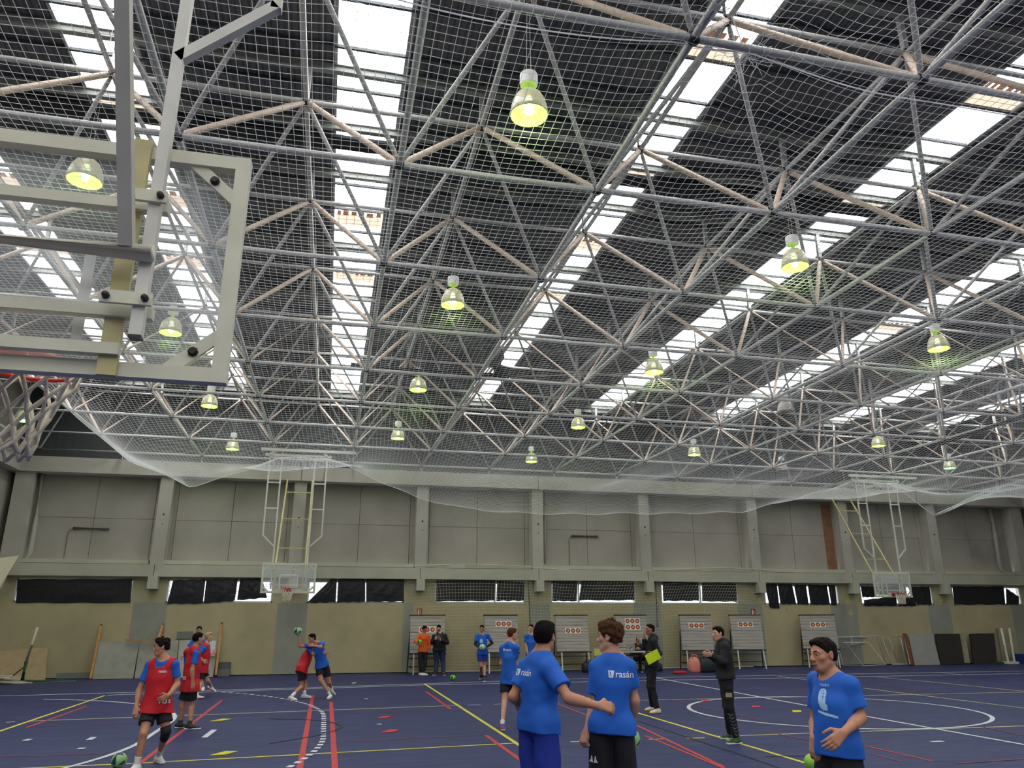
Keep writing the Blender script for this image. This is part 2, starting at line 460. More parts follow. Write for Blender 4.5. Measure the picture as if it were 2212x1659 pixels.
for i in IS[1:-1]:
    p = node_low(i, 7); inframe(MB().tube([p+Vector((0, .05, 0)), (p.x, p.y+.05, 7.5)], .05, 8).build('support_stub', M_truss))

# ------------------------------------------------------------------ bell lamps
def mat_mix(name, col, tr, rough=.3, tl=0.0):
    m = bpy.data.materials.new(name); m.use_nodes = True; nt = m.node_tree; b = nt.nodes['Principled BSDF']; out = nt.nodes['Material Output']
    b.inputs['Base Color'].default_value = tuple(col[:3])+(1,); b.inputs['Roughness'].default_value = rough
    t = nt.nodes.new('ShaderNodeBsdfTransparent'); mx = nt.nodes.new('ShaderNodeMixShader'); mx.inputs[0].default_value = tr
    src = b.outputs[0]
    if tl > 0:
        tb = nt.nodes.new('ShaderNodeBsdfTranslucent'); tb.inputs[0].default_value = tuple(col[:3])+(1,)
        m2 = nt.nodes.new('ShaderNodeMixShader'); m2.inputs[0].default_value = tl
        nt.links.new(b.outputs[0], m2.inputs[1]); nt.links.new(tb.outputs[0], m2.inputs[2]); src = m2.outputs[0]
    nt.links.new(src, mx.inputs[1]); nt.links.new(t.outputs[0], mx.inputs[2]); nt.links.new(mx.outputs[0], out.inputs[0])
    return m
M_bell = mat_mix('smoky_acrylic_bell', srgb(186, 174, 162), .03, .3, .06)
M_lampglow = mat('green_glowing_reflector', (.4, .6, .1, 1), .4, emit=(.42, .80, .06), estr=.62)
M_lampglow2 = mat('green_glowing_neck', (.4, .6, .1, 1), .4, emit=(.50, .74, .12), estr=.2)
M_bulb = mat('bright_bulb', (1, 1, 1, 1), .4, emit=(.85, 1, .55), estr=14)
M_mint = mat('mint_glowing_reflector', (.3, .6, .3, 1), .4, emit=(.12, .85, .25), estr=.7)
M_housing = mat('white_lamp_housing', srgb(240, 238, 234), .5)
M_cage = mat('wire_cage', srgb(70, 84, 40), .5)
def lamp(x, y, zb, label, lit=True, mint=False):
    t = thing('bell_lamp', label, 'lamp', (x, y, zb), 0, 'bell lamps under the roof')
    bell = [(.225, 0), (.232, .015), (.226, .05), (.215, .12), (.19, .21), (.15, .285), (.105, .325), (.07, .335)]
    MB().lathe(bell, n=24).build('bell', M_bell, t, True)
    inner = [(r-.012, z+.004) for r, z in bell[:4]]
    gl = M_mint if mint else M_lampglow
    if lit:
        MB().lathe([(.216, .006), (.210, .03), (.203, .062), (.17, .085), (.06, .09)], n=24).build('reflector', gl, t, True)
        MB().lathe([(0, .015), (.035, .02), (.05, .05), (.05, .2), (.03, .27), (0, .28)], n=12).build('bulb', M_bulb, t, True)
    else:
        MB().lathe([(0, .015), (.035, .02), (.05, .05), (.05, .2), (.03, .27), (0, .28)], n=12).build('bulb', mat('unlit_bulb', srgb(200, 200, 195), .3), t, True)
    mb = MB()
    for k in range(8):
        a = math.pi*k/8; c, s = math.cos(a), math.sin(a)
        mb.tube([(c*.228, s*.228, .01), (c*.12, s*.12, -.02), (0, 0, -.028), (-c*.12, -s*.12, -.02), (-c*.228, -s*.228, .01)], .0022, 4)
    for r, z in ((.228, .006), (.15, -.015), (.075, -.025)): mb.tube([(r*math.cos(2*math.pi*k/20), r*math.sin(2*math.pi*k/20), z) for k in range(20)], .0025, 4, True)
    mb.build('wire_guard', M_cage, t)
    mb = MB()
    for k in range(3):
        a = 2*math.pi*k/3; mb.tube([(.035*math.cos(a), .035*math.sin(a), .33), (.03*math.cos(a), .03*math.sin(a), .44)], .012, 6)
    mb.lathe([(.062, .335), (.05, .35), (.022, .36), (.022, .44)], n=10)
    mb.build('neck', M_lampglow2 if lit else M_bell, t, True)
    h = MB().lathe([(0, .430), (.095, .430), (.108, .436), (.110, .57), (.104, .585), (0, .59)], n=20).build('housing', M_housing, t)
    if lit: MB().lathe([(0, .4285), (.094, .4285)], n=20).build('lit_underside', M_lampglow2, h)
    wz = ROOF_Z-.2-zb
    MB().tube([(.03, 0, .58), (0, 0, wz)], .004, 4).tube([(-.03, 0, .58), (0, 0, wz)], .004, 4).build('suspension_wire', M_truss, t)
    if lit:
        L = bpy.data.lights.new('lamp_light', 'POINT'); L.energy = LAMP_W; L.color = (.72, 1, .42) if not mint else (.4, 1, .5); L.shadow_soft_size = .18
        lo = bpy.data.objects.new('lamp_light', L); COL.objects.link(lo); lo.parent = t; lo.location = (0, 0, -.10)
    return t
ZL = 7.62
lamps = [((1143, 250), 'lit bell lamp large and close, hanging alone in the upper middle of the roof', 1, 0),
 ((182, 392), 'lit bell lamp seen through the top of the big glass backboard', 1, 0),
 ((978, 660), 'lit bell lamp second along the row straight below the largest lamp', 1, 0),
 ((1718, 578), 'lit bell lamp hanging before the second skylight from the big lamp, nearest of its row', 1, 0),
 ((368, 720), 'lit bell lamp seen through the lower right pane of the big backboard', 1, 0),
 ((2028, 755), 'lit bell lamp hanging at the right end between two skylights', 1, 0),
 ((903, 843), 'lit bell lamp third along the middle row, left of the dark gap', 1, 0),
 ((1413, 805), 'lit bell lamp second of the row left of the wide bright skylight', 1, 0),
 ((452, 878), 'lit bell lamp just under the bottom right corner of the big backboard', 1, 0),
 ((52, 910), 'lit bell lamp behind the near basketball net', 1, 1),
 ((859, 948), 'small lit bell lamp last of the middle row, right of the basket frame', 1, 0),
 ((1249, 924), 'lit bell lamp under the foot of the third skylight', 1, 0),
 ((502, 971), 'small lit bell lamp to the left of the hanging basket frame', 1, 0),
 ((1500, 983), 'small lit bell lamp far back under the end of the fifth skylight', 1, 0),
 ((1148, 998), 'smallest lit bell lamp, furthest back over the middle of the ledge', 1, 0),
 ((1898, 964), 'lit bell lamp above the right hanging basket frame', 1, 0),
 ((2052, 1012), 'mint green lit bell lamp right of the right basket frame', 1, 1),
 ((1697, 890), 'unlit bell lamp among the tubes between two skylights', 0, 0),
 ((1690, 1018), 'small unlit bell lamp far back, left of the right basket frame', 0, 0)]
for (px, pyy), lb, lit, mint in lamps:
    p = atz(px, pyy, ZL); lamp(p.x, p.y, ZL, lb, bool(lit), bool(mint))

# ------------------------------------------------------------------ big ceiling net
def mat_net():
    m = bpy.data.materials.new('white_net_cord'); m.use_nodes = True; nt = m.node_tree; b = nt.nodes['Principled BSDF']; out = nt.nodes['Material Output']
    b.inputs['Base Color'].default_value = (.96, .96, .95, 1); b.inputs['Roughness'].default_value = .7
    tb = nt.nodes.new('ShaderNodeBsdfTranslucent'); tb.inputs[0].default_value = (.96, .96, .95, 1)
    mx = nt.nodes.new('ShaderNodeMixShader'); mx.inputs[0].default_value = .45
    nt.links.new(b.outputs[0], mx.inputs[1]); nt.links.new(tb.outputs[0], mx.inputs[2]); nt.links.new(mx.outputs[0], out.inputs[0])
    return m
M_net = mat_net()
def cords(P, closed=False, r=.003):
    """P (lines, points, 3) -> triangular cord prisms, vertices and quads"""
    L, N, _ = P.shape
    T = np.gradient(P, axis=1); T /= np.linalg.norm(T, axis=2, keepdims=True)+1e-9
    ref = np.array([.13, .21, .97]); U = np.cross(T, ref); U /= np.linalg.norm(U, axis=2, keepdims=True)+1e-9
    Wv = np.cross(U, T)
    V = np.stack([P+r*(math.cos(a)*U+math.sin(a)*Wv) for a in (math.pi/2, math.pi*7/6, math.pi*11/6)], axis=2)   # L,N,3,3
    idx = np.arange(L*N*3).reshape(L, N, 3)
    qs = []
    for k in range(3):
        k2 = (k+1) % 3
        qs.append(np.stack([idx[:, :-1, k], idx[:, :-1, k2], idx[:, 1:, k2], idx[:, 1:, k]], axis=-1).reshape(-1, 4))
    return V.reshape(-1, 3), np.concatenate(qs)
def smooth01(t): t = np.clip(t, 0, 1); return t*t*(3-2*t)
NX0, NX1, NY0, NY1 = -8.2, 29.0, 2.2, 27.1
bord = [(-6.8, 6.98), (-5.7, 6.55), (-4.70, 6.15), (-3.4, 6.6), (-2.0, 7.22), (-.29, 7.30), (1.2, 6.70), (2.85, 6.03), (4.5, 5.72), (6.2, 5.60), (8.5, 5.60), (10.7, 5.70), (13, 5.76), (15.5, 5.88), (18, 6.5), (20.7, 7.28), (22.4, 7.25), (23.4, 6.7), (24.38, 5.98), (26, 6.7), (28.3, 7.45), (30, 7.2)]
bX = np.array([b[0] for b in bord]); bZ = np.array([b[1] for b in bord])
def netxl(y): return -7.2+.5*smooth01((y-15.0)/10)
def netpos(u, y):
    xl = netxl(y); x = xl+u*(NX1-xl)
    base = 7.42-.0036*x+.004*y
    # shallow sag between the ties on the chord nodes
    fx = ((x-.557)/2.762) % 1.0; fy = ((y-8.936)/3.037) % 1.0
    base = base-.05*np.sin(math.pi*fx)-.05*np.sin(math.pi*fy)
    # seam rope near y = 6
    rp = rope_z(x); k = np.exp(-((y-5.95)/1.25)**2)
    base = base+(rp-base)*k
    # lifted knot on the right, with folds running out of it
    dx = x-4.0; dy = y-5.95; rr = np.sqrt(dx*dx+dy*dy)+1e-6; an = np.arctan2(dy, dx)
    base = base+.05*np.sin(an*9)*np.exp(-(rr/1.6)**2)*smooth01(rr/.4)
    base = base+.10*np.sin((x-y*.55)*2.3)*np.exp(-((x-5.2)/2.2)**2-((y-8.2)/2.0)**2)
    belly = 6.35+.16*np.sin(x*.55+.8)+.10*np.sin(x*1.3)
    belly = belly+.75*np.exp(-((x+7.2)/1.6)**2)
    z = base+(belly-base)*smooth01((y-15.5)/8.3)
    zb = np.interp(x, bX, bZ)
    z = z+(zb-z)*smooth01((y-23.6)/3.5)**1.3
    z = z+.03*np.sin(x*3.1+y*.7)*smooth01((y-20)/4)
    return np.stack([x+0*z, y+0*z, z], axis=-1)
def rope_z(x):
    ties = np.array([-6.5, -2.6, -.3, 3.15, 3.95, 9.2, 14.5, 20, 25, 30.])
    z = np.full_like(x, 7.45)
    for a, b in zip(ties[:-1], ties[1:]):
        t = np.clip((x-a)/(b-a), 0, 1); mk = (x >= a) & (x < b); sag = .035*(b-a)
        z = np.where(mk, 7.62-4*sag*t*(1-t)*1.3, z)
    return z
CELL = .112
us = np.linspace(0, 1, int((NX1-NX0)/CELL)); ysv = np.arange(NY0, NY1+.001, .18)
A = netpos(us[:, None]+0*ysv[None, :], ysv[None, :]+0*us[:, None])
yv = np.arange(NY0, NY1+.001, CELL); uv = np.linspace(0, 1, int((NX1-NX0)/.2))
B = netpos(uv[None, :]+0*yv[:, None], yv[:, None]+0*uv[None, :])
V1, Q1 = cords(A, r=.0033); V2, Q2 = cords(B, r=.0033)
net = fast_mesh('ceiling_net', np.concatenate([V1, V2]), np.concatenate([Q1, Q2+len(V1)]), M_net)
tag(net, 'huge white safety net hung under the roof tubes', 'net'); net['kind'] = 'stuff'
u2 = np.linspace(0, 1, 220)
mb = MB()
mb.tube([Vector(p) for p in netpos(u2, np.full(220, NY1))], .011, 5)
mb.tube([Vector(p) for p in netpos(np.zeros(140), np.linspace(NY0, NY1, 140))], .009, 5)
mb.build('border_rope', M_net, net)
mb = MB(); pr = netpos(u2, np.full(220, 5.95))
mb.tube([Vector(p) for p in pr], .008, 5)
rng = random.Random(4)
kn = Vector((3.95, 5.95, 7.60))
for k in range(16):                      # loose tangled ends at the knot
    a = rng.uniform(0, 6.28); p = kn.copy(); pts = [p.copy()]
    for s in range(7):
        a += rng.uniform(-.9, .9); p = p+Vector((math.cos(a)*.05, math.sin(a)*.05, rng.uniform(-.035, .02))); pts.append(p.copy())
    mb.tube(pts, .0032, 4)
for q in ((3.15, 5.95, 7.66), (3.6, 5.6, 7.72)): mb.tube([kn, Vector(q)], .006, 4)
mb.build('seam_rope', M_net, net)

# ------------------------------------------------------------------ court markings (parts of the floor)
M_lw = mat('white_court_paint', srgb(206, 208, 212), .6, var=.12, scale=9)
M_ly = mat('yellow_court_paint', srgb(214, 204, 60), .6, var=.10, scale=9)
M_lyw = mat('pale_yellow_court_paint', srgb(206, 202, 150), .6, var=.15, scale=7)
M_lr = mat('red_court_paint', srgb(186, 52, 52), .6, var=.15, scale=9)
M_lrf = mat('faded_red_court_paint', srgb(116, 52, 78), .6, var=.2, scale=9)
M_ld = mat('dark_court_paint', srgb(30, 32, 52), .6)
_lz = [0.0015]
def line(pts, w, m, dash=None):
    """painted line along pts; dash = (on, off)"""
    pts = [Vector((p[0], p[1])) for p in pts]; _lz[0] += .00012; z = _lz[0]; mb = MB()
    if dash:
        seg = []; on = True; left = dash[0]; cur = [pts[0]]
        for a, b in zip(pts[:-1], pts[1:]):
            d = (b-a).length; t = 0
            while d-t > left:
                t += left; q = a+(b-a)*(t/d)
                if on: seg.append(cur+[q])
                on = not on; cur = [q]; left = dash[0] if on else dash[1]
            left -= d-t; cur = cur+[b]
        if on and len(cur) > 1: seg.append(cur)
    else: seg = [pts]
    for s in seg:
        L = []; R = []
        for i, p in enumerate(s):
            d = s[min(i+1, len(s)-1)]-s[max(i-1, 0)]
            if d.length < 1e-6: continue
            d.normalize(); n = Vector((-d.y, d.x))*w/2
            L.append((p.x+n.x, p.y+n.y, z)); R.append((p.x-n.x, p.y-n.y, z))
        k = len(L); 
        if k > 1: mb.add(L+R, [(i, i+1, k+i+1, k+i) for i in range(k-1)])
    mb.build('court_line', m, floor)
def fl(px, py): p = atz(px, py, 0); return (p.x, p.y)
line([(-11.3, 23.75), (-1.2, 24.5), (7.6, 25.9), (15, 25.8), (32, 25.3)], .09, M_lw)
line([(-5.5, 23.5), (3.0, 24.7), (12, 24.6), (32, 24.2)], .09, M_lw)
line([(3.08, 25.2), (3.08, 6.0)], .07, M_ly)
line([(6.52, 24.3), (6.52, 5.0)], .07, M_ly)
line([(-5.54, 23.4), (-5.54, 8.0)], .07, M_ly)
line([(-5.5, 17.95), (3.05, 18.75)], .055, M_lyw); line([(3.3, 18.75), (6.4, 18.85)], .05, M_lw, (.32, .32)); line([(6.5, 18.85), (18.4, 18.3)], .055, M_lyw)
line([(18.6, 18.3), (26, 18.1)], .06, M_lw, (.45, .6))
line([(-5.5, 12.35), (-2.4, 12.45), (3.06, 12.95)], .06, M_ly); line([(3.3, 12.9), (6.4, 12.75)], .06, M_ly, (.32, .34)); line([(6.5, 12.85), (12.6, 12.7), (18.4, 12.7)], .055, M_lyw)
line([(-.215, 22.1), (-.215, 7.5)], .085, M_lr); line([(.24, 20.2), (.24, 7.5)], .085, M_lr); line([(-2.37, 21.3), (-2.37, 8.0)], .07, M_lr)
line([(-5.24, 20.7), (-5.24, 16.9)], .06, M_lr); line([(2.8, 22.4), (2.8, 18.0)], .07, M_lr); line([(2.78, 13.9), (2.78, 8)], .07, M_lr)
line([fl(664, 1607), fl(1043, 1588)], .045, M_lrf); line([fl(700, 1543), fl(1100, 1528)], .04, M_lrf); line([fl(60, 1571), fl(330, 1562)], .04, M_lrf)
line([fl(0, 1635), fl(250, 1628)], .04, M_lrf)
line([fl(1194, 1517), fl(1270, 1546)], .05, M_lr); line([fl(1373, 1566), fl(1563, 1657)], .06, M_lr); line([fl(1395, 1590), fl(1600, 1675)], .05, M_lr)
line([fl(1870, 1612), fl(2015, 1645)], .05, M_lr); line([fl(1885, 1630), fl(1946, 1645)], .05, M_lrf); line([fl(1440, 1510), fl(1660, 1560)], .05, M_lrf)
line([fl(1665, 1478), fl(1760, 1494)], .05, M_lrf); line([fl(1900, 1480), fl(2060, 1500)], .05, M_lrf); line([fl(1652, 1580), fl(1750, 1600)], .05, M_lrf); line([fl(2060, 1650), fl(2212, 1640)], .05, M_lrf)
line([fl(2050, 1555), fl(2212, 1590)], .05, M_lrf)
line([fl(1376, 1557), fl(1660, 1650), fl(1760, 1690)], .05, M_ld); line([fl(1652, 1635), fl(1765, 1632)], .04, M_ld)
cc = (10.75, 15.8)
line([(cc[0]+3.0*math.cos(a*.05236), cc[1]+3.0*math.sin(a*.05236)) for a in range(121)], .085, M_lw)
line([(10.95, 25.7), (10.80, 18), (10.75, 14), (10.72, 5)], .085, M_lw)
line([(15.3, 25.3), (15.3, 23.2)], .07, M_lw); line([(15.0, 20.4), (15.1, 14), (15.1, 8)], .06, M_lyw); line([(18.3, 24.1), (18.55, 21.4), (18.5, 12)], .06, M_lyw)
line([(22.0, 25.4), (22.0, 24.3)], .06, M_lw)
arc = []
for k in range(41): a = math.radians(48-k*48/40); arc.append((-8.92+9*math.cos(a), 17.2+9*math.sin(a)))
for k in range(41): a = -math.radians(k*48/40); arc.append((-8.92+9*math.cos(a), 14.4+9*math.sin(a)))
line(arc, .09, M_lw, (.16, .15))
arc = []
for k in range(41): a = math.radians(70-k*70/40); arc.append((-8.8+6*math.cos(a), 17.0+6*math.sin(a)))
for k in range(41): a = -math.radians(k*70/40); arc.append((-8.8+6*math.cos(a), 14.6+6*math.sin(a)))
line(arc, .085, M_lw)
line([fl(583, 1553), fl(650, 1554), fl(702, 1558), fl(732, 1565), fl(738, 1571), fl(727, 1578), fl(676, 1591), fl(583, 1606)], .06, M_ld)
for a, b in (((441, 1594), (463, 1577)), ((787, 1510), (795, 1510)), ((814, 1565), (825, 1565)), ((192, 1599), (203, 1593)), ((52, 1601), (66, 1597)), ((173, 1619), (179, 1616)), ((2011, 1603), (2037, 1602)), ((762, 1477), (768, 1474)), ((13, 1561), (32, 1560))):
    line([fl(*a), fl(*b)], .10, M_lw)
M_my = mat('yellow_rubber', srgb(216, 204, 30), .5); M_mr = mat('red_rubber', srgb(206, 48, 44), .5)
for px, pyy, m, lb in ((475, 1556, M_my, 'yellow rubber floor marker right of the two players in red bibs'), (481, 1628, M_my, 'yellow rubber floor marker nearest the bottom of the court'),
     (1719, 1537, M_my, 'yellow rubber floor marker lying inside the white centre circle'), (828, 1550, M_mr, 'red rubber floor marker, the farther of two in mid court'),
     (841, 1580, M_mr, 'red rubber floor marker, the nearer of two in mid court'), (1631, 1527, M_mr, 'red rubber floor marker inside the centre circle'), (1521, 1514, M_mr, 'red rubber floor marker on the rim of the centre circle')):
    p = atz(px, pyy, 0); a = .5
    mb = MB().add([(p.x-.16, p.y-.16, .004), (p.x+.05, p.y-.14, .004), (p.x+.20, p.y+.12, .004), (p.x+.02, p.y+.18, .004), (p.x-.16, p.y-.16, .010), (p.x+.05, p.y-.14, .010), (p.x+.20, p.y+.12, .010), (p.x+.02, p.y+.18, .010)],
        [(0, 3, 2, 1), (4, 5, 6, 7), (0, 1, 5, 4), (1, 2, 6, 5), (2, 3, 7, 6), (3, 0, 4, 7)])
    tag(mb.build('floor_marker', m), lb, 'marker', 'rubber floor markers')

# ------------------------------------------------------------------ basketball goals on hanging frames
M_glass = mat_mix('backboard_glass', (.80, .84, .84, 1), .80, .08)  # whitish diffuse share mixed into the glass as a milky reflection haze
M_board = mat('cream_painted_steel', srgb(214, 212, 188), .45, var=.07, scale=5)
M_chan = mat('yellowed_steel_channel', srgb(196, 186, 132), .5, var=.15, scale=6)
M_orange = mat('orange_red_rim', srgb(226, 46, 20), .4)
M_ropew = mat('worn_white_rope', srgb(226, 216, 194), .9, var=.15, scale=30)
M_tubeg = mat('grey_round_tube', srgb(206, 200, 182), .35, metal=0.0, var=.08, scale=5)
M_bolt = mat('dark_bolt', srgb(48, 46, 42), .4, metal=.6)
def basket(x, y, rz, label, z0, bw, bh, near):
    t = thing('basketball_goal', label, 'basketball goal', (x, y, 0), rz, None)
    g = MB().box((0, 0, z0+bh/2), (bw-.06, .012, bh-.06)).build('backboard', M_glass, t)
    w2 = bw/2; T = .065
    f = MB().box((0, .03, z0+T/2), (bw, .06, T)).box((0, .03, z0+bh-T/2), (bw, .06, T)).box((-w2+T/2, .03, z0+bh/2), (T, .06, bh-2*T)).box((w2-T/2, .03, z0+bh/2), (T, .06, bh-2*T))
    f = f.build('backboard_frame', M_board, t)
    for sx in (-1, 1):
        for zz, sz in ((z0, 1), (z0+bh, -1)):
            a = Vector((sx*(w2-.27), .035, zz+sz*.03)); b = Vector((sx*(w2-.03), .035, zz+sz*.24))
            c = MB().bar(a, b, .055, .02, (0, 1, 0)).build('corner_brace', M_board, f)
            m = (a+b)/2; MB().lathe([(0, .022), (.014, .022), (.016, .012), (.022, .008), (.022, -.008)], m+Vector((0, .012, 0)), 8, 0, 'y').build('bolt', M_bolt, f)
    q = MB(); rw, rh, rt = .295, .45, .045; zb = z0+.15
    q.box((0, -.009, zb+rh), (2*rw, .004, rt)).box((-rw, -.009, zb+rh/2), (rt, .004, rh)).box((rw, -.009, zb+rh/2), (rt, .004, rh)).box((0, -.009, zb), (2*rw, .004, rt))
    q.build('target_rectangle', mat('white_board_marking', srgb(216, 214, 206), .5), t)
    bars = MB()
    for zz, w in ((.785, 1.22), (.275, 1.22), (.105, 1.0)): bars.box((0, .088, z0+zz), (w, .05, .05))
    bars.build('cross_bar', M_board, t)
    for sx in (-1, 1):
        ch = MB().box((sx*.46, .075, z0+bh/2+.005), (.075, .028, bh+.02)).build('channel_post', M_chan, t)
        rl = MB().bar((sx*.57, .15, z0+.15), (sx*.57, .15, 7.43), .05, .05).build('frame_rail', M_white, t)
        MB().box((sx*.57, .15, z0+.145), (.05, .05, .012)).build('end_cap', M_black, rl)
        o = MB().bar((sx*.57, .15, z0+1.54), (sx*.98, .15, z0+1.93), .05, .05).bar((sx*.98, .15, z0+1.91), (sx*.98, .15, 7.43), .05, .05)
        for zz in (5.6, 6.5, 7.40): o.bar((sx*.57, .15, zz), (sx*.98, .15, zz), .045, .045)
        o.build('side_ladder', M_white, t)
        for zz in (.79, .305):
            MB().box((sx*.52, .185, z0+zz), (.20, .02, .055)).build('clamp_plate', M_board, rl)
            for k in (-.075, .075): MB().lathe([(0, .025), (.013, .022), (.016, .006), (.016, 0)], (sx*.52+k, .195, z0+zz), 8, 0, 'y').build('clamp_bolt', M_bolt, rl)
        br = MB().bar((sx*.50, .22, z0+.53), (sx*.46, 2.75, 7.40), .055, .055, (1, 0, 0)).build('brace_rail', mat('grey_brace_tube', srgb(206, 202, 186), .45, var=.06, scale=4) if near else M_chan, t)
    r = MB()
    for k in (.25, .52, .78):
        p = Vector((0, .22, z0+.53)).lerp(Vector((0, 2.75, 7.40)), k); r.bar(p-Vector((.47, 0, 0)), p+Vector((.47, 0, 0)), .045, .045)
    r.build('brace_rung', M_chan, t)
    MB().tube([(-.60, .20, z0+.51), (.60, .20, z0+.51)], .038, 12).build('pivot_tube', M_tubeg, t, True)
    b = MB().box((0, .15, 7.48), (2.3, .08, .08)).box((.35, .10, 7.66), (3.3, .10, .10))
    for sx in (-1, 1): b.box((sx*.9, .15, 7.57), (.07, .07, .12))
    if not near:
        b.bar((-.95, 0, 7.50), (-1.0, 2.9, 7.55), .08, .08).bar((.95, 0, 7.50), (.95, 2.9, 7.55), .08, .08)
    b.build('top_beam', M_white, t)
    # ring, bracket, rope net
    zr = z0+.15; yr = -.376
    rg = MB().tube([(.226*math.cos(k*math.pi/18), yr+.226*math.sin(k*math.pi/18), zr) for k in range(36)], .010, 8, True)
    rg.add([(-.11, -.012, zr+.02), (.11, -.012, zr+.02), (.075, yr+.22, zr+.005), (-.075, yr+.22, zr+.005), (-.11, -.012, zr-.10), (.11, -.012, zr-.10), (.075, yr+.22, zr-.015), (-.075, yr+.22, zr-.015)],
           [(0, 1, 2, 3), (7, 6, 5, 4), (0, 4, 5, 1), (1, 5, 6, 2), (2, 6, 7, 3), (3, 7, 4, 0)])
    for sx in (-1, 1): rg.bar((sx*.09, -.02, zr-.07), (sx*.20, yr+.10, zr-.006), .02, .012)
    rg = rg.build('ring', M_orange, t, True)
    nb = MB(); lv = [(0, .222), (.08, .20), (.16, .172), (.23, .148), (.30, .135), (.36, .13), (.42, .135)]; rng = random.Random(3)
    hang = .02
    for k in range(12):
        for sg in (-1, 1):
            pts = []
            for i, (dz, rr) in enumerate(lv):
                a = 2*math.pi*(k+.5*sg*(i % 2))/12+.13 if False else 2*math.pi*(k+sg*.5*i)/12
                j = 0 if i == 0 else rng.uniform(-.008, .008)
                pts.append((rr*math.cos(a)+j+hang*i*(.6 if near else .1), yr+rr*math.sin(a)+j, zr-dz-rng.uniform(0, .012)))
            nb.tube(pts, .0092, 6)
    nb.build('rope_net', M_ropew, rg, True)
    return t
basket(-1.42, 3.4, math.pi, 'large glass basketball goal seen from behind, close at the upper left', 2.86, 1.86, 1.115, True)
basket(-1.33, 27.6, 0, 'hanging basketball goal straight ahead before the third window, frame seen square on', 2.75, 1.78, .99, False)
basket(22.28, 27.6, 0, 'hanging basketball goal toward the right end, its brace ladder leaning left', 2.72, 1.72, .99, False)

# ------------------------------------------------------------------ black plastic over the windows
M_plast = mat('crinkled_black_plastic', (.012, .012, .014, 1), .38, bump=.6, bscale=9)
ORD = ['first', 'second', 'third', 'fourth', 'fifth', 'sixth', 'seventh', 'eighth', 'ninth']
sheets = {0: [((38, 1251), (286, 1251), (281, 1302), (34, 1302))],
 1: [((374, 1253), (444, 1251), (438, 1304), (361, 1304)), ((446, 1251), (514, 1250), (507, 1298), (440, 1303)), ((519, 1250), (566, 1249), (577, 1291), (512, 1297))],
 2: [((716, 1250), (728, 1250), (725, 1301), (663, 1302)), ((731, 1250), (789, 1249), (789, 1300), (728, 1301)), ((791, 1250), (873, 1249), (872, 1299), (791, 1300))],
 3: [((943, 1251), (1071, 1251), (1069, 1298), (942, 1299)), ((1074, 1251), (1133, 1252), (1132, 1298), (1072, 1298))],
 4: [((1193, 1253), (1247, 1253), (1246, 1299), (1193, 1298)), ((1256, 1253), (1370, 1254), (1371, 1297), (1251, 1297))],
 5: [((1431, 1257), (1509, 1258), (1510, 1298), (1433, 1298)), ((1516, 1259), (1590, 1261), (1592, 1300), (1517, 1299))],
 6: [((1652, 1261), (1678, 1261), (1684, 1314), (1663, 1313)), ((1680, 1261), (1711, 1262), (1720, 1305), (1686, 1305)), ((1715, 1263), (1741, 1263), (1747, 1306), (1723, 1305)), ((1745, 1263), (1786, 1264), (1793, 1306), (1751, 1306)), ((1789, 1264), (1804, 1264), (1808, 1307), (1796, 1307))],
 7: [((1859, 1267), (1887, 1267), (1892, 1290), (1863, 1290)), ((1890, 1267), (1956, 1268), (1960, 1289), (1894, 1284)), ((1866, 1296), (1936, 1287), (1938, 1309), (1867, 1309)), ((1940, 1290), (1976, 1290), (1980, 1309), (1941, 1309)), ((1961, 1268), (2008, 1267), (2013, 1306), (1981, 1306))],
 8: [((2057, 1267), (2168, 1267), (2172, 1306), (2062, 1306)), ((2173, 1270), (2201, 1289), (2201, 1306), (2174, 1306))]}
for w, ls in sheets.items():
    rng = np.random.RandomState(w)
    for k, q in enumerate(ls):
        c = [at(a, b, D-.03) for a, b in q]; n = 14; vs = []; fs = []
        ph = rng.rand(4)*6
        for i in range(n+1):
            for j in range(n+1):
                u, v = i/n, j/n
                p = (c[0]*(1-u)+c[1]*u)*(1-v)+(c[3]*(1-u)+c[2]*u)*v
                e = math.sin(u*math.pi)*math.sin(v*math.pi)
                p = p+Vector((0, -.03*abs(math.sin(u*9+v*5+ph[0]))*e-.02*rng.rand()*e, .012*math.sin(u*17+ph[1])*(1 if j in (0, n) else 0)))
                vs.append(p)
        for i in range(n):
            for j in range(n): a = i*(n+1)+j; fs.append((a, a+1, a+n+2, a+n+1))
        nb = len(vs); vs += [v+Vector((0, .004, 0)) for v in vs]; fs += [tuple(nb+i for i in reversed(f)) for f in fs]
        o = MB().add(vs, fs).build('plastic_sheet', M_plast, None, True)
        where = 'over the whole' if len(ls) == 1 else ('%s piece on the' % (ORD[k] if len(ls) > 2 else ('left-hand' if k == 0 else 'right-hand')))
        tag(o, 'black plastic sheet, %s %s window from the left end' % (where, ORD[w]), 'plastic sheet', 'black sheets over the windows')

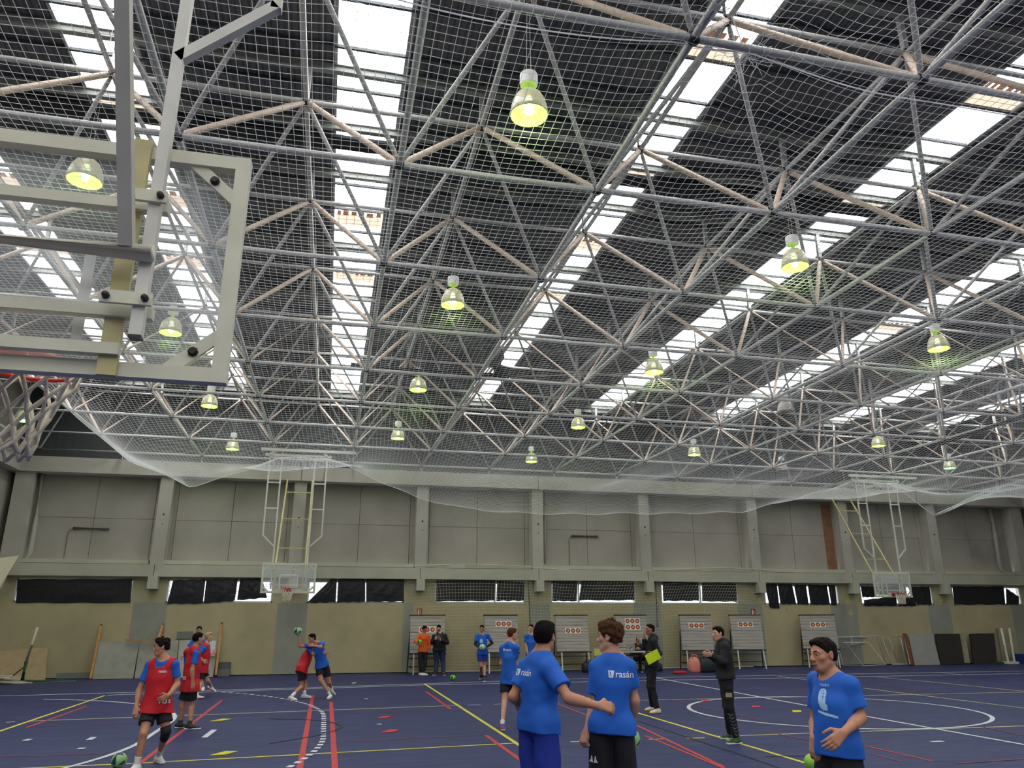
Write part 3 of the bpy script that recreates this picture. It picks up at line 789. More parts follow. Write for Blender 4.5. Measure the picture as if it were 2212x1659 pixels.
# ------------------------------------------------------------------ net hung along the far wall
def wallnet():
    x0, x1, x2, x3 = at(877, 1217, 30.18).x, at(1664, 1235, 30.18).x, at(886, 1400, 30.18).x, at(1625, 1400, 30.18).x
    def P(u, z):
        top = 3.86+.10*np.sin(u*9)-.35*np.exp(-((u-.05)/.06)**2)*0
        t = np.clip((3.9-z)/3.9, 0, 1); s = np.clip(t*2.2, 0, 1)
        xl = x0+(x2-x0)*s; xr = x1+(x3-x1)*s
        x = xl+u*(xr-xl); y = 30.18+.05*np.sin(u*23+z*1.3)+.10*t+.03*np.sin(u*60)
        zz = .03+(z/3.9)*(top-.03)
        return np.stack([x+0*z, y+0*z, zz+0*u], axis=-1)
    n = int((x1-x0)/.125); us = np.linspace(0, 1, n); zs = np.linspace(0, 3.9, 34)
    A = P(us[:, None], zs[None, :]+0*us[:, None]); V1, Q1 = cords(A, r=.0042)
    ul = np.linspace(0, 1, 120); B = P(ul[None, :]+0*zs[:, None], zs[:, None]+0*ul[None, :]); V2, Q2 = cords(B, r=.0042)
    o = fast_mesh('wall_net', np.concatenate([V1, V2]), np.concatenate([Q1, Q2+len(V1)]), M_netw)
    tag(o, 'white square mesh net hung from the ledge behind the archery stands', 'net'); o['kind'] = 'stuff'
    top = P(ul, np.full(120, 3.9)); MB().tube([Vector(p) for p in top], .012, 5).build('top_rope', M_netw, o)
    bot = P(ul, np.full(120, .0)); MB().tube([Vector(p) for p in bot], .022, 5).build('bottom_rope', M_netw, o)
M_netw = mat('cream_net_cord', srgb(206, 204, 176), .8)
wallnet()

# ------------------------------------------------------------------ archery target stands
M_plank = None
def mat_plank():
    m = bpy.data.materials.new('weathered_grey_boards'); m.use_nodes = True; nt = m.node_tree; b = nt.nodes['Principled BSDF']
    tc = nt.nodes.new('ShaderNodeTexCoord'); mp = nt.nodes.new('ShaderNodeMapping'); mp.inputs['Scale'].default_value = (.6, 1, 14)
    nt.links.new(tc.outputs['Object'], mp.inputs['Vector'])
    n = nt.nodes.new('ShaderNodeTexNoise'); n.inputs['Scale'].default_value = 1.6; n.inputs['Detail'].default_value = 5; nt.links.new(mp.outputs['Vector'], n.inputs['Vector'])
    r = nt.nodes.new('ShaderNodeValToRGB'); e = r.color_ramp.elements; e[0].position = .30; e[0].color = srgb(120, 114, 106); e[1].position = .45; e[1].color = srgb(172, 166, 156)
    nt.links.new(n.outputs['Fac'], r.inputs['Fac']); nt.links.new(r.outputs['Color'], b.inputs['Base Color']); b.inputs['Roughness'].default_value = .9
    return m
M_plank = mat_plank()
M_capwood = mat('brown_cap_board', srgb(112, 84, 58), .8, var=.2, scale=8)
M_leg_w = mat('white_stand_leg', srgb(196, 196, 190), .5); M_leg_d = mat('dark_stand_strut', srgb(44, 44, 46), .6)
M_paper = mat('white_target_paper', srgb(232, 230, 226), .8)
M_tblue = mat('target_outer_ring', srgb(96, 40, 40), .8); M_tred = mat('target_red_ring', srgb(200, 58, 44), .8); M_tyel = mat('target_gold', srgb(236, 170, 60), .8)
def stand(x, y, rz, label, w, papers, cap=True, side=None):
    t = thing('archery_stand', label, 'archery stand', (x, y, 0), rz, 'archery stands along the far wall')
    tilt = math.radians(9); R = Matrix.Rotation(-tilt, 3, 'X')
    def q(u, v, n): return Vector((u, .17, .72))+R @ Vector((u*0, 0, v))+R @ Vector((0, -n, 0))+Vector((0, 0, 0))
    H = 1.33; th = .13
    b = MB()
    nb = 11
    for k in range(nb):
        z0 = H*k/nb; z1 = H*(k+1)/nb-.008
        c = Vector((0, .17, .72))+R @ Vector((0, 0, (z0+z1)/2)); b.box(c, (w, th, z1-z0), R)
    b = b.build('board', M_plank, t)
    c = Vector((0, .17, .72))+R @ Vector((0, 0, H+.014)); MB().box(c, (w+.05, th+.05, .028), R).build('cap_board', M_capwood if cap else M_leg_d, b)
    for sx in (-1, 1):
        MB().bar((sx*(w/2-.12), -.06, .70), (sx*(w/2-.10), -.22, .0), .045, .045).build('front_leg', M_leg_w, t)
        MB().bar((sx*(w/2-.02), .44, 1.45), (sx*(w/2+.02), .62, .0), .04, .04).build('rear_leg', M_leg_d, t)
    MB().box((0, .08, .69), (w+.06, .20, .05)).bar((-w/2, .02, .55), (w/2, .02, .55), .035, .035).build('shelf_rail', M_leg_d, t)
    m = MB()
    for sx in (-1, 1): m.bar((sx*(w/2-.10), -.09, .52), (sx*(w/2), .55, .55), .03, .03).bar((sx*(w/2-.08), -.17, .22), (sx*(w/2), .59, .24), .025, .025)
    m.bar((-w/2, .58, .24), (w/2, .58, .24), .03, .03); m.build('brace_bar', M_leg_d, t)
    for (u, v, lb) in papers:
        pt = thing('target_paper', lb, 'archery target', (0, 0, 0), 0, 'archery targets on the stands')
        O = Matrix.Translation(Vector((x, y, 0))) @ Matrix.Rotation(rz, 4, 'Z')
        c = Vector((u, .17, .72))+R @ Vector((0, -th/2-.004, v))
        pt.matrix_world = O @ Matrix.Translation(c) @ R.to_4x4()
        MB().box((0, 0, 0), (.62, .004, .215)).build('sheet', M_paper, pt)
        for k in (-1, 0, 1):
            f = MB()
            for i, (ra, mi) in enumerate(((.085, 0), (.066, 1), (.040, 2))):
                n = 20; f.add([(k*.20, -.003-.0012*i, 0)]+[(k*.20+ra*math.cos(2*math.pi*a/n), -.003-.0012*i, ra*math.sin(2*math.pi*a/n)) for a in range(n)], [(0, a+1, (a+1) % n+1) for a in range(n)], mi)
            f.build('target_face', [M_tblue, M_tred, M_tyel], pt)
    return t
def sx_(px, py=1412, Y=29.4): return at(px, py, Y).x
tp = 'three spot archery target sheet pinned on the '
stand(sx_(925), 29.45, .03, 'grey archery stand behind the boy in orange', 1.30, [(-.02+.0, .82, tp+'stand behind the boy in orange')])
stand(sx_(1086), 29.45, .0, 'grey archery stand between the boy with the white ball and the ginger boy', 1.28, [(.10, 1.02, tp+'board left of the ginger boy')], False)
stand(sx_(1242), 29.45, .0, 'grey archery stand just left of the curly haired player', 1.30, [(.03, .76, tp+'board left of the curly haired player')], True)
stand(sx_(1372), 29.45, -.06, 'grey archery stand behind the seated man, holding two target sheets', 1.25, [(.06, 1.11, tp+'stand with two, upper of the pair'), (.06, .88, tp+'stand with two, lower of the pair')], False)
stand(sx_(1512), 29.45, -.22, 'grey archery stand behind the pink bag, left of the coach', 1.25, [(.02, .93, tp+'board before the coach')], False)
stand(sx_(1622), 29.45, -.25, 'grey archery stand with a wooden top board, right of the coach', 1.25, [(-.02, .97, tp+'stand right of the coach')], True)
stand(sx_(1778), 29.45, -.42, 'grey archery stand behind the player in front on the right', 1.38, [(.0, .95, tp+'stand behind the player on the right')], False)

# ------------------------------------------------------------------ things leaning along the far wall
def slab(name, q, Y0, Y1, th, m, label, cat, group=None):
    """board leaning on the wall: px corners TL,TR,BR,BL; bottom at y=Y0, top at y=Y1"""
    c = [at(*q[0], Y1), at(*q[1], Y1), at(*q[2], Y0), at(*q[3], Y0)]
    dz = min(c[2].z, c[3].z); 
    c[2].z = c[3].z = .012
    n = (c[1]-c[0]).cross(c[3]-c[0]).normalized(); n = n if n.y > 0 else -n
    vs = c+[p+n*th for p in c]
    mb = MB().add(vs, [(0, 3, 2, 1), (4, 5, 6, 7), (0, 1, 5, 4), (1, 2, 6, 5), (2, 3, 7, 6), (3, 0, 4, 7)])
    return tag(mb.build(name, m), label, cat, group)
M_gsheet = mat('worn_grey_sheet', srgb(146, 144, 132), .8, var=.16, scale=3, detail=8)
M_gsheet2 = mat('pale_grey_sheet', srgb(160, 158, 148), .8, var=.08, scale=2)
M_mdf = mat('tan_chipboard', srgb(172, 150, 112), .85, var=.1, scale=4, detail=8)
M_pine = mat('orange_pine', srgb(186, 130, 66), .7, var=.18, scale=7)
slab('wall_board', ((213, 1386), (301, 1387), (287, 1467), (199, 1469)), 29.72, 30.2, .03, M_gsheet, 'stained grey board leaning on the wall left of the front player', 'board', 'grey boards leaning on the wall')
slab('wall_board', ((303, 1385), (386, 1383), (378, 1464), (290, 1467)), 29.76, 30.24, .03, M_gsheet, 'grey board leaning on the wall behind the front player', 'board', 'grey boards leaning on the wall')
slab('wall_board', ((388, 1383), (471, 1380), (460, 1461), (380, 1464)), 29.76, 30.24, .03, M_gsheet2, 'pale grey board leaning on the wall behind the two red bibs', 'board', 'grey boards leaning on the wall')
slab('wall_board', ((0, 1407), (58, 1401), (50, 1476), (0, 1478)), 29.3, 29.9, .02, M_mdf, 'tan chipboard sheet, the one at the very left end', 'board', 'chipboard sheets')
slab('wall_board', ((56, 1402), (103, 1398), (97, 1474), (52, 1476)), 29.35, 29.95, .02, M_mdf, 'tan chipboard sheet just right of the post', 'board', 'chipboard sheets')
def pole(a, b, r, m, label, cat, tip=None, grp=None, name='pole'):
    mb = MB().bar(a, b, r*2, r*2); o = mb.build(name, m); tag(o, label, cat, grp)
    if tip: MB().sphere(b, r*1.3, 8, 6).build('rubber_tip', M_black, o)
    return o
for a, b, lb in (((195, 1468), (219, 1351), 'orange pine pole leaning left of the grey boards'), ((336, 1400), (352, 1350), 'short orange pine pole rising above the middle grey board'), ((466, 1459), (479, 1347), 'orange pine pole right of the boy with fair hair')):
    p = at(*a, 29.66); q = at(*b, 30.3); p.z = max(p.z, .03) if a[1] > 1420 else p.z
    pole(p, q, .035, M_pine, lb, 'pole', True, 'pine poles on the wall', 'wooden_pole')
o = MB().bar(at(271, 1383, 30.05), at(351, 1381, 30.05), .05, .05).bar(at(336, 1392, 30.05), at(350, 1368, 30.2), .06, .05).build('wooden_rail', M_pine); tag(o, 'orange pine rail lying on top of the grey boards', 'rail')
M_gpatch = mat('grey_kick_panel', srgb(120, 122, 112), .8, var=.05)
o = slab('kick_panel', ((122, 1454), (197, 1452), (197, 1470), (120, 1473)), 30.28, 30.3, .02, M_gpatch, 'low grey kick panel left of the pine pole', 'panel')
o = slab('kick_panel', ((382, 1364), (418, 1364), (416, 1379), (381, 1380)), 30.30, 30.33, .02, M_gpatch, 'small grey plate on the wall above the boards', 'panel') if False else None
mb = MB(); a = at(381, 1380, 30.35); b = at(417, 1364, 30.35); mb.span((a.x, 30.34, a.z), (b.x, 30.40, b.z)); tag(mb.build('wall_plate', M_gpatch), 'small grey plate on the wall above the grey boards', 'plate')
a = at(470, 1462, 30.2)
tag(MB().span((a.x, 30.1, .005), (a.x+.38, 30.38, .24)).build('block', M_gpatch), 'lower grey block right of the pine pole', 'block')
tag(MB().span((a.x, 30.16, .243), (a.x+.38, 30.38, .47)).build('block', mat('dark_grey_block', srgb(92, 94, 90), .8)), 'dark grey block standing on the lower block right of the pine pole', 'block')
# volleyball post with padding base, cable reel of net at far left
t = thing('net_post', 'cream and green volleyball post standing at the left end', 'post', (at(47, 1470, 29).x, 29.0, 0))
t.location = (at(47, 1472, 28.9).x, 28.9, 0)
MB().tube([(0, 0, .02), (.03, 0, .62)], .06, 10).build('sleeve', mat('green_steel', srgb(34, 74, 56), .5), t, True)
MB().tube([(.03, 0, .6), (.16, .05, 1.68)], .055, 10).build('tube', mat('cream_post', srgb(206, 202, 176), .5), t, True)
MB().bar((-.45, .0, .05), (-.02, 0, .45), .05, .03).build('stay', _mats['green_steel'], t)
m = MB(); m.add([(-.55, -.35, 0), (.0, -.42, 0), (1.55, .18, 0), (1.5, .42, 0), (-.5, .3, 0), (-.55, -.35, .07), (.0, -.42, .07), (1.5, .18, .03), (1.45, .40, .03), (-.5, .3, .07)], [(4, 3, 2, 1, 0), (5, 6, 7, 8, 9), (0, 1, 6, 5), (1, 2, 7, 6), (2, 3, 8, 7), (3, 4, 9, 8), (4, 0, 5, 9)])
m.build('base', _mats['green_steel'], t)
mb = MB(); rng = random.Random(8)
for k in range(9):
    y = 28.45+rng.uniform(-.15, .25); x = -10.2+rng.uniform(-.1, .3); z = .03+.022*k
    mb.tube([(x, y, z), (x+.35, y-.08, z+.03), (x+.75, y+.05, z+.02), (x+1.05-.05*k, y-.05, z*.8), (x+.6, y-.2, z*.9), (x+.1, y-.12, z)], .028, 6)
tag(mb.build('folded_net', mat('canvas_tape', srgb(190, 182, 158), .9)), 'heap of folded cream net tape on the green post base', 'net')
mb = MB(); p = at(0, 1205, 29.8); q = at(42, 1200, 29.8)
mb.add([at(-20, 1208, 28), at(41, 1200, 29.5), at(22, 1228, 29.3), at(8, 1262, 29.3), at(-20, 1300, 28)], [(0, 1, 2, 3, 4)])
mb.add([v+Vector((0, .01, 0)) for v in [at(-20, 1208, 28), at(41, 1200, 29.5), at(22, 1228, 29.3), at(8, 1262, 29.3), at(-20, 1300, 28)]], [(4, 3, 2, 1, 0)])
tag(mb.build('canvas_sheet', mat('cream_canvas', srgb(206, 198, 168), .9)), 'cream canvas sheet hanging at the left end under the ledge', 'canvas sheet')
# dark blocks / metal frames / mats / posts on the right
def frame_obj(pts_list, Y, lb, group):
    mb = MB()
    for pl_ in pts_list:
        P3 = []
        for (a, b, dy) in pl_:
            v = at(a, b, Y+dy); v.z = max(v.z, .025); P3.append(v)
        mb.tube(P3, .023, 6)
    return tag(mb.build('folded_table_frame', M_galv, None, True), lb, 'metal frame', group)
frame_obj([[(1810, 1440, -.4), (1808, 1376, .2), (1895, 1374, .2), (1912, 1432, -.1)], [(1838, 1374, .2), (1848, 1432, -.2)], [(1860, 1374, .2), (1863, 1388, .2), (1820, 1400, .1)], [(1812, 1379, .15), (1870, 1379, .15)]], 29.9, 'galvanised table frame leaning furthest left of the two', 'table frames')
frame_obj([[(1810, 1398, .2), (1822, 1438, -.4), (1865, 1438, -.4), (1826, 1388, .2), (1822, 1388, .2), (1876, 1388, .2), (1914, 1436, -.4), (1866, 1438, -.4)], [(1815, 1398, .2), (1868, 1391, .2)]], 29.7, 'slanted galvanised table frame lying in front of the other frame', 'table frames')
frame_obj([[(1927, 1435, -.3), (1905, 1376, .2), (1952, 1376, .2), (1966, 1435, -.3), (1927, 1435, -.3)], [(1920, 1376, .2), (1940, 1434, -.2)], [(1945, 1376, .2), (1958, 1434, -.2)]], 29.9, 'narrow galvanised frame beside the rusty edged panel', 'table frames')
o = slab('grey_sheet_panel', ((1962, 1370), (2015, 1369), (2031, 1434), (1976, 1435)), 29.7, 30.15, .05, mat('light_grey_panel', srgb(150, 148, 142), .8, var=.08, scale=3), 'light grey panel with a rusty brown edge leaning on the wall', 'panel', 'panels on the right')
c0, c1 = at(1954, 1369, 30.15), at(1968, 1435, 29.7); c1.z = .02
MB().bar(c0, c1, .16, .10).build('rusty_edge', mat('rusty_brown_edge', srgb(118, 70, 42), .9, var=.4, scale=12), o)
M_matd = mat('black_rubber_mat', srgb(44, 40, 36), .9, var=.15, scale=6)
o = slab('stacked_mat', ((2022, 1369), (2073, 1369), (2083, 1433), (2033, 1434)), 29.7, 30.15, .10, M_matd, 'black foam mat beside the light grey panel', 'mat', 'mats on the right')
c0, c1 = at(2079, 1370, 30.15), at(2090, 1433, 29.7); c1.z = .02
tag(MB().bar(c0, c1, .20, .22).build('stacked_mat', mat('grey_striped_mat', srgb(128, 120, 104), .9, var=.3, scale=9)), 'grey striped mat edge standing between the two black mats', 'mat', 'mats on the right')
slab('stacked_mat', ((2096, 1369), (2147, 1368), (2155, 1433), (2105, 1433)), 29.7, 30.15, .10, M_matd, 'black foam mat at the right end beside the white posts', 'mat', 'mats on the right')
p = at(2165, 1432, 29.6); q = at(2153, 1358, 30.2); p.z = .02
pole(p, q, .022, M_leg_d, 'thin black pole beside the white posts', 'pole', False, None, 'black_pole')
t = thing('post_trolley', 'pair of white posts standing on a white base', 'post', (at(2183, 1432, 29.4).x, 29.4, 0))
for a, b in (((2178, 1430), (2163, 1358)), ((2191, 1428), (2180, 1358))):
    p = at(*a, 29.4)-t.location; q = at(*b, 30.0)-t.location; p.z = .08; MB().tube([p, q], .045, 8).build('upright', M_white, t, True)
MB().box((0, 0, .06), (.55, .35, .10)).build('base', M_white, t); MB().box((-.42, .2, .05), (.3, .3, .08)).build('green_foot', _mats['green_steel'], t)
x = at(2194, 1420, 29.7).x
for k, w in enumerate(('bottom', 'middle', 'top')):
    tag(MB().box((x+.75, 29.75, .065+.135*k), (1.2, .6, .125)).build('blue_crate', mat('blue_plastic', srgb(34, 60, 120), .5)), 'blue plastic crate at the right end of the wall, %s of the stack' % w, 'crate', 'blue crates')

# table with laptop, chair, bags
M_tabletop = mat('pale_table_top', srgb(190, 184, 168), .6)
t = thing('folding_table', 'pale topped folding table in front of the seated man', 'table', (at(1357, 1410, 28.2).x, 28.2, 0))
MB().box((0, 0, .735), (1.5, .7, .03)).build('table_top', M_tabletop, t)
for sx in (-1, 1):
    for sy in (-1, 1): MB().tube([(sx*.58, sy*.25, .72), (sx*.60, sy*.30, .01)], .018, 8).build('leg', M_leg_d, t)
    MB().bar((sx*.6, -.3, .3), (sx*.6, .3, .3), .02, .02).build('leg_brace', M_leg_d, t)
tx = t.location.x
lp = thing('laptop', 'open silver laptop with stickers on the table', 'laptop', (tx+.06, 28.15, .751), .1)
MB().box((0, .1, .008), (.34, .24, .014)).build('keyboard_base', mat('silver_laptop', srgb(170, 168, 164), .4, metal=.3), lp)
sc = MB().box((0, -.05, .125), (.34, .012, .235), Matrix.Rotation(math.radians(14), 3, 'X')).build('screen_lid', _mats['silver_laptop'], lp)
mb = MB(); rng = random.Random(2)
for k in range(7): mb.box((rng.uniform(-.13, .13), -.058+.0, .05+rng.uniform(0, .15)), (.04, .004, .03), Matrix.Rotation(math.radians(14), 3, 'X'), k % 2)
o = mb.build('sticker', [M_black, M_paper], sc); o.location = (0, -.003, 0)
t = thing('plastic_chair', 'lime chair with tubular legs beside the table', 'chair', (at(1300, 1410, 28.6).x, 28.6, 0), .3)
MB().box((0, 0, .44), (.42, .42, .03)).build('seat', mat('lime_plastic', srgb(196, 206, 110), .5), t); MB().box((0, .2, .72), (.42, .03, .24)).build('backrest', _mats['lime_plastic'], t)
for sx in (-1, 1):
    MB().tube([(sx*.18, -.18, .43), (sx*.20, -.22, .01)], .012, 6).build('leg', M_leg_d, t); MB().tube([(sx*.19, .2, .75), (sx*.2, .21, .4), (sx*.21, .24, .01)], .012, 6).build('leg', M_leg_d, t)
def bag(px, py, Y, d, m, label, strap=True, cat='bag'):
    p = at(px, py, Y); mb = MB(); n = 16
    prof = [(0.0, 0), (.92, .0), (1.0, .12), (1.0, .5), (.9, .8), (.62, .97), (0, 1.0)]
    vs = []; 
    for r, z in prof:
        for k in range(n):
            a = 2*math.pi*k/n; c, s = math.cos(a), math.sin(a)
            e = (abs(c)**4+abs(s)**4)**(-.25); wob = 1+.06*math.sin(k*3.1+z*7)
            vs.append((p.x+r*c*e*wob*d[0]/2, Y+r*s*e*wob*d[1]/2, .004+z*d[2]*(1+.05*math.sin(k*2.3))))
    fs = [(i*n+k, i*n+(k+1) % n, (i+1)*n+(k+1) % n, (i+1)*n+k) for i in range(len(prof)-1) for k in range(n)]
    o = mb.add(vs, fs).build('sports_bag', m, None, True); tag(o, label, cat)
    if strap:
        q = MB()
        for sy in (-.3, .3): q.tube([(p.x-d[0]*.25, Y+sy*d[1], d[2]*.93), (p.x-d[0]*.15, Y+sy*d[1]*.8, d[2]*1.2), (p.x+d[0]*.15, Y+sy*d[1]*.8, d[2]*1.2), (p.x+d[0]*.25, Y+sy*d[1], d[2]*.93)], .014, 6)
        q.build('strap', m, o, True)
    return o
M_bagb = mat('black_nylon', srgb(30, 31, 33), .6, var=.3, scale=7)
bag(1271, 1440, 29.0, (.5, .34, .36), M_bagb, 'black bag on the floor under the third archery stand')
bag(1414, 1440, 28.9, (.6, .35, .30), M_bagb, 'black bag on the floor behind the man with the yellow folder')
bag(1500, 1440, 27.9, (.42, .32, .52), mat('coral_pink_fabric', srgb(232, 140, 124), .7, var=.08), 'coral pink drawstring bag left of the coach')
o = bag(1528, 1440, 27.9, (.78, .42, .52), mat('dark_green_black_nylon', srgb(30, 38, 38), .6, var=.4, scale=6), 'dark sports bag between the pink bag and the coach')
bag(1469, 1454, 27.4, (.5, .3, .10), mat('red_cloth', srgb(190, 30, 40), .8, var=.1), 'red bib lying crumpled on the floor left of the pink bag', False, 'bib')

# fire signs, conduits, strip lights, downpipes, yellow crosses
M_fire = mat('red_fire_sign', srgb(176, 44, 40), .6)
for px, py, lb in ((906, 1322, 'red and white fire equipment sign above the left archery stand'), (1627, 1322, 'red and white fire equipment sign above the stand right of the coach')):
    p = at(px, py, D); t = MB().box((p.x, D-.012, p.z), (.20, .012, .26)).build('fire_sign', M_fire); tag(t, lb, 'sign', 'fire signs')
    q = MB().box((p.x-.035, D-.020, p.z-.02), (.05, .004, .16)).box((p.x-.035, D-.020, p.z+.08), (.028, .004, .035)).tube([(p.x+.0, D-.020, p.z+.04), (p.x+.05, D-.02, p.z+.02), (p.x+.05, D-.02, p.z-.06)], .009, 5); q.build('extinguisher_symbol', M_paper, t)
def striplight(a, b, cx, zb, lb):
    p, q = at(*a, YP-.05), at(*b, YP-.05); z = (p.z+q.z)/2
    t = MB().tube([(p.x, YP-.06, z), (q.x, YP-.06, z)], .05, 8).build('strip_light', mat('grey_strip_light', srgb(120, 114, 106), .5), None, True); tag(t, lb, 'strip light', 'strip lights on the upper wall')
    x = at(*cx, YP).x
    MB().tube([(p.x, YP-.04, z), (x+.05, YP-.03, z-.05), (x, YP-.02, z-.18), (x, YP-.02, 3.98)], .016, 6).build('conduit', _mats['grey_strip_light'], t, True)
striplight((158, 1141), (236, 1142), (146, 1160), 0, 'unlit grey strip light with bent conduit, on the leftmost wall panel')
striplight((1235, 1158), (1291, 1158), (1229, 1170), 0, 'unlit grey strip light with bent conduit, on the wall panel near the middle')
M_pipe = mat('grey_downpipe', srgb(164, 160, 146), .6, var=.06)
def pipe(pts, Y, lb, r=.095):
    tag(MB().tube([at(a, b, Y) for a, b in pts], r, 12).build('downpipe', M_pipe, None, True), lb, 'downpipe', 'downpipes')
pipe([(90, 1018), (76, 1130), (64, 1195), (58, 1208), (42, 1211)], D+.2, 'grey downpipe beside the corner column at the left end')
pipe([(1175, 1040), (1176, 1130), (1176, 1218)], D+.2, 'grey downpipe beside the column near the middle', .07)
pipe([(2138, 1095), (2150, 1160), (2162, 1230), (2172, 1236), (2186, 1238)], D+.2, 'grey downpipe beside the last column at the right end')
M_rustp = mat('rust_brown_panel', srgb(140, 100, 72), .9, var=.2, scale=3)
p, q = at(1775, 1100, YP), at(1795, 1225, YP)
struct(MB().span((p.x-.05, YP-.012, 3.97), (p.x+.42, YP, 6.9)).build('trim_30', M_rustp))
for px, py, lb in ((1141, 1300, 'thin dark cable hanging on the wall between the fourth and fifth windows'), (1416, 1300, 'thin dark cable hanging on the wall right of the fifth window')):
    a = at(px, 1255, D-.02); b = at(px+4, 1352, D-.02); tag(MB().tube([a, (a+b)/2+Vector((.01, 0, 0)), b], .014, 6).box(b, (.10, .05, .05)).build('wall_cable', M_black), lb, 'cable', 'wall cables')
M_ycross = mat('yellow_spray_paint', srgb(206, 200, 60), .8)
mb = MB()
for px, py in ((1835, 1298), (1838, 1325), (2035, 1298)):
    p = at(px, py, D-.003); mb.box(p, (.28, .003, .035)).box(p, (.035, .0034, .28))
mb.build('painted_cross', M_ycross, bpy.data.objects['wall_far'])

# rolled dividing curtains and their hoist gear up among the roof tubes
M_roll = mat('dark_rolled_curtain', srgb(48, 48, 50), .8, var=.15, scale=3, bump=.3, bscale=12)
def roll(a, b, z, r, lb, bundle):
    p, q = atz(*a, z), atz(*b, z); y = (p.y+q.y)/2; p.y = q.y = y
    t = MB().tube([p, q], r, 10).build('rolled_curtain', M_roll); tag(t, lb, 'curtain', 'rolled curtains under the roof')
    if bundle:
        m = MB(); x = q.x-.25
        m.tube([(x+.05, y, z+.05), (x-.12, y+.05, z+.45), (x-.22, y-.03, z+.85), (x-.12, y, z+1.25), (x-.30, y, z+1.5)], [.34, .30, .24, .30, .16], 10)
        m.build('bunched_cloth', M_roll, t, True)
        MB().box((x-.30, y, z+1.52), (1.1, .12, .10)).build('hoist_bar', M_leg_d, t)
        MB().tube([q, (q.x+4.4, y, z+.42)], .022, 6).build('pull_rod', M_truss, t, True)
roll((757, 798), (1104, 806), 7.98, .085, 'dark rolled curtain with bunched cloth hanging under the third skylight', True)
roll((2037, 887), (2240, 896), 7.98, .09, 'dark rolled curtain crossing the tubes at the right end', False)
a, b = atz(2030, 958, 7.6), atz(2236, 892, 7.6); tag(MB().tube([a, b], .09, 10).build('rolled_curtain', M_roll), 'dark roll slanting across the tubes above the mint green lamp', 'curtain', 'rolled curtains under the roof')
tag(MB().span((at(449, 1383, 29.9).x, 29.86, at(449, 1417, 29.9).z), (at(467, 1383, 29.9).x, 29.88, at(449, 1384, 29.9).z)).build('white_sheet', mat('white_notice', srgb(222, 222, 220), .7)), 'white notice sheet on the pale grey board', 'sheet')

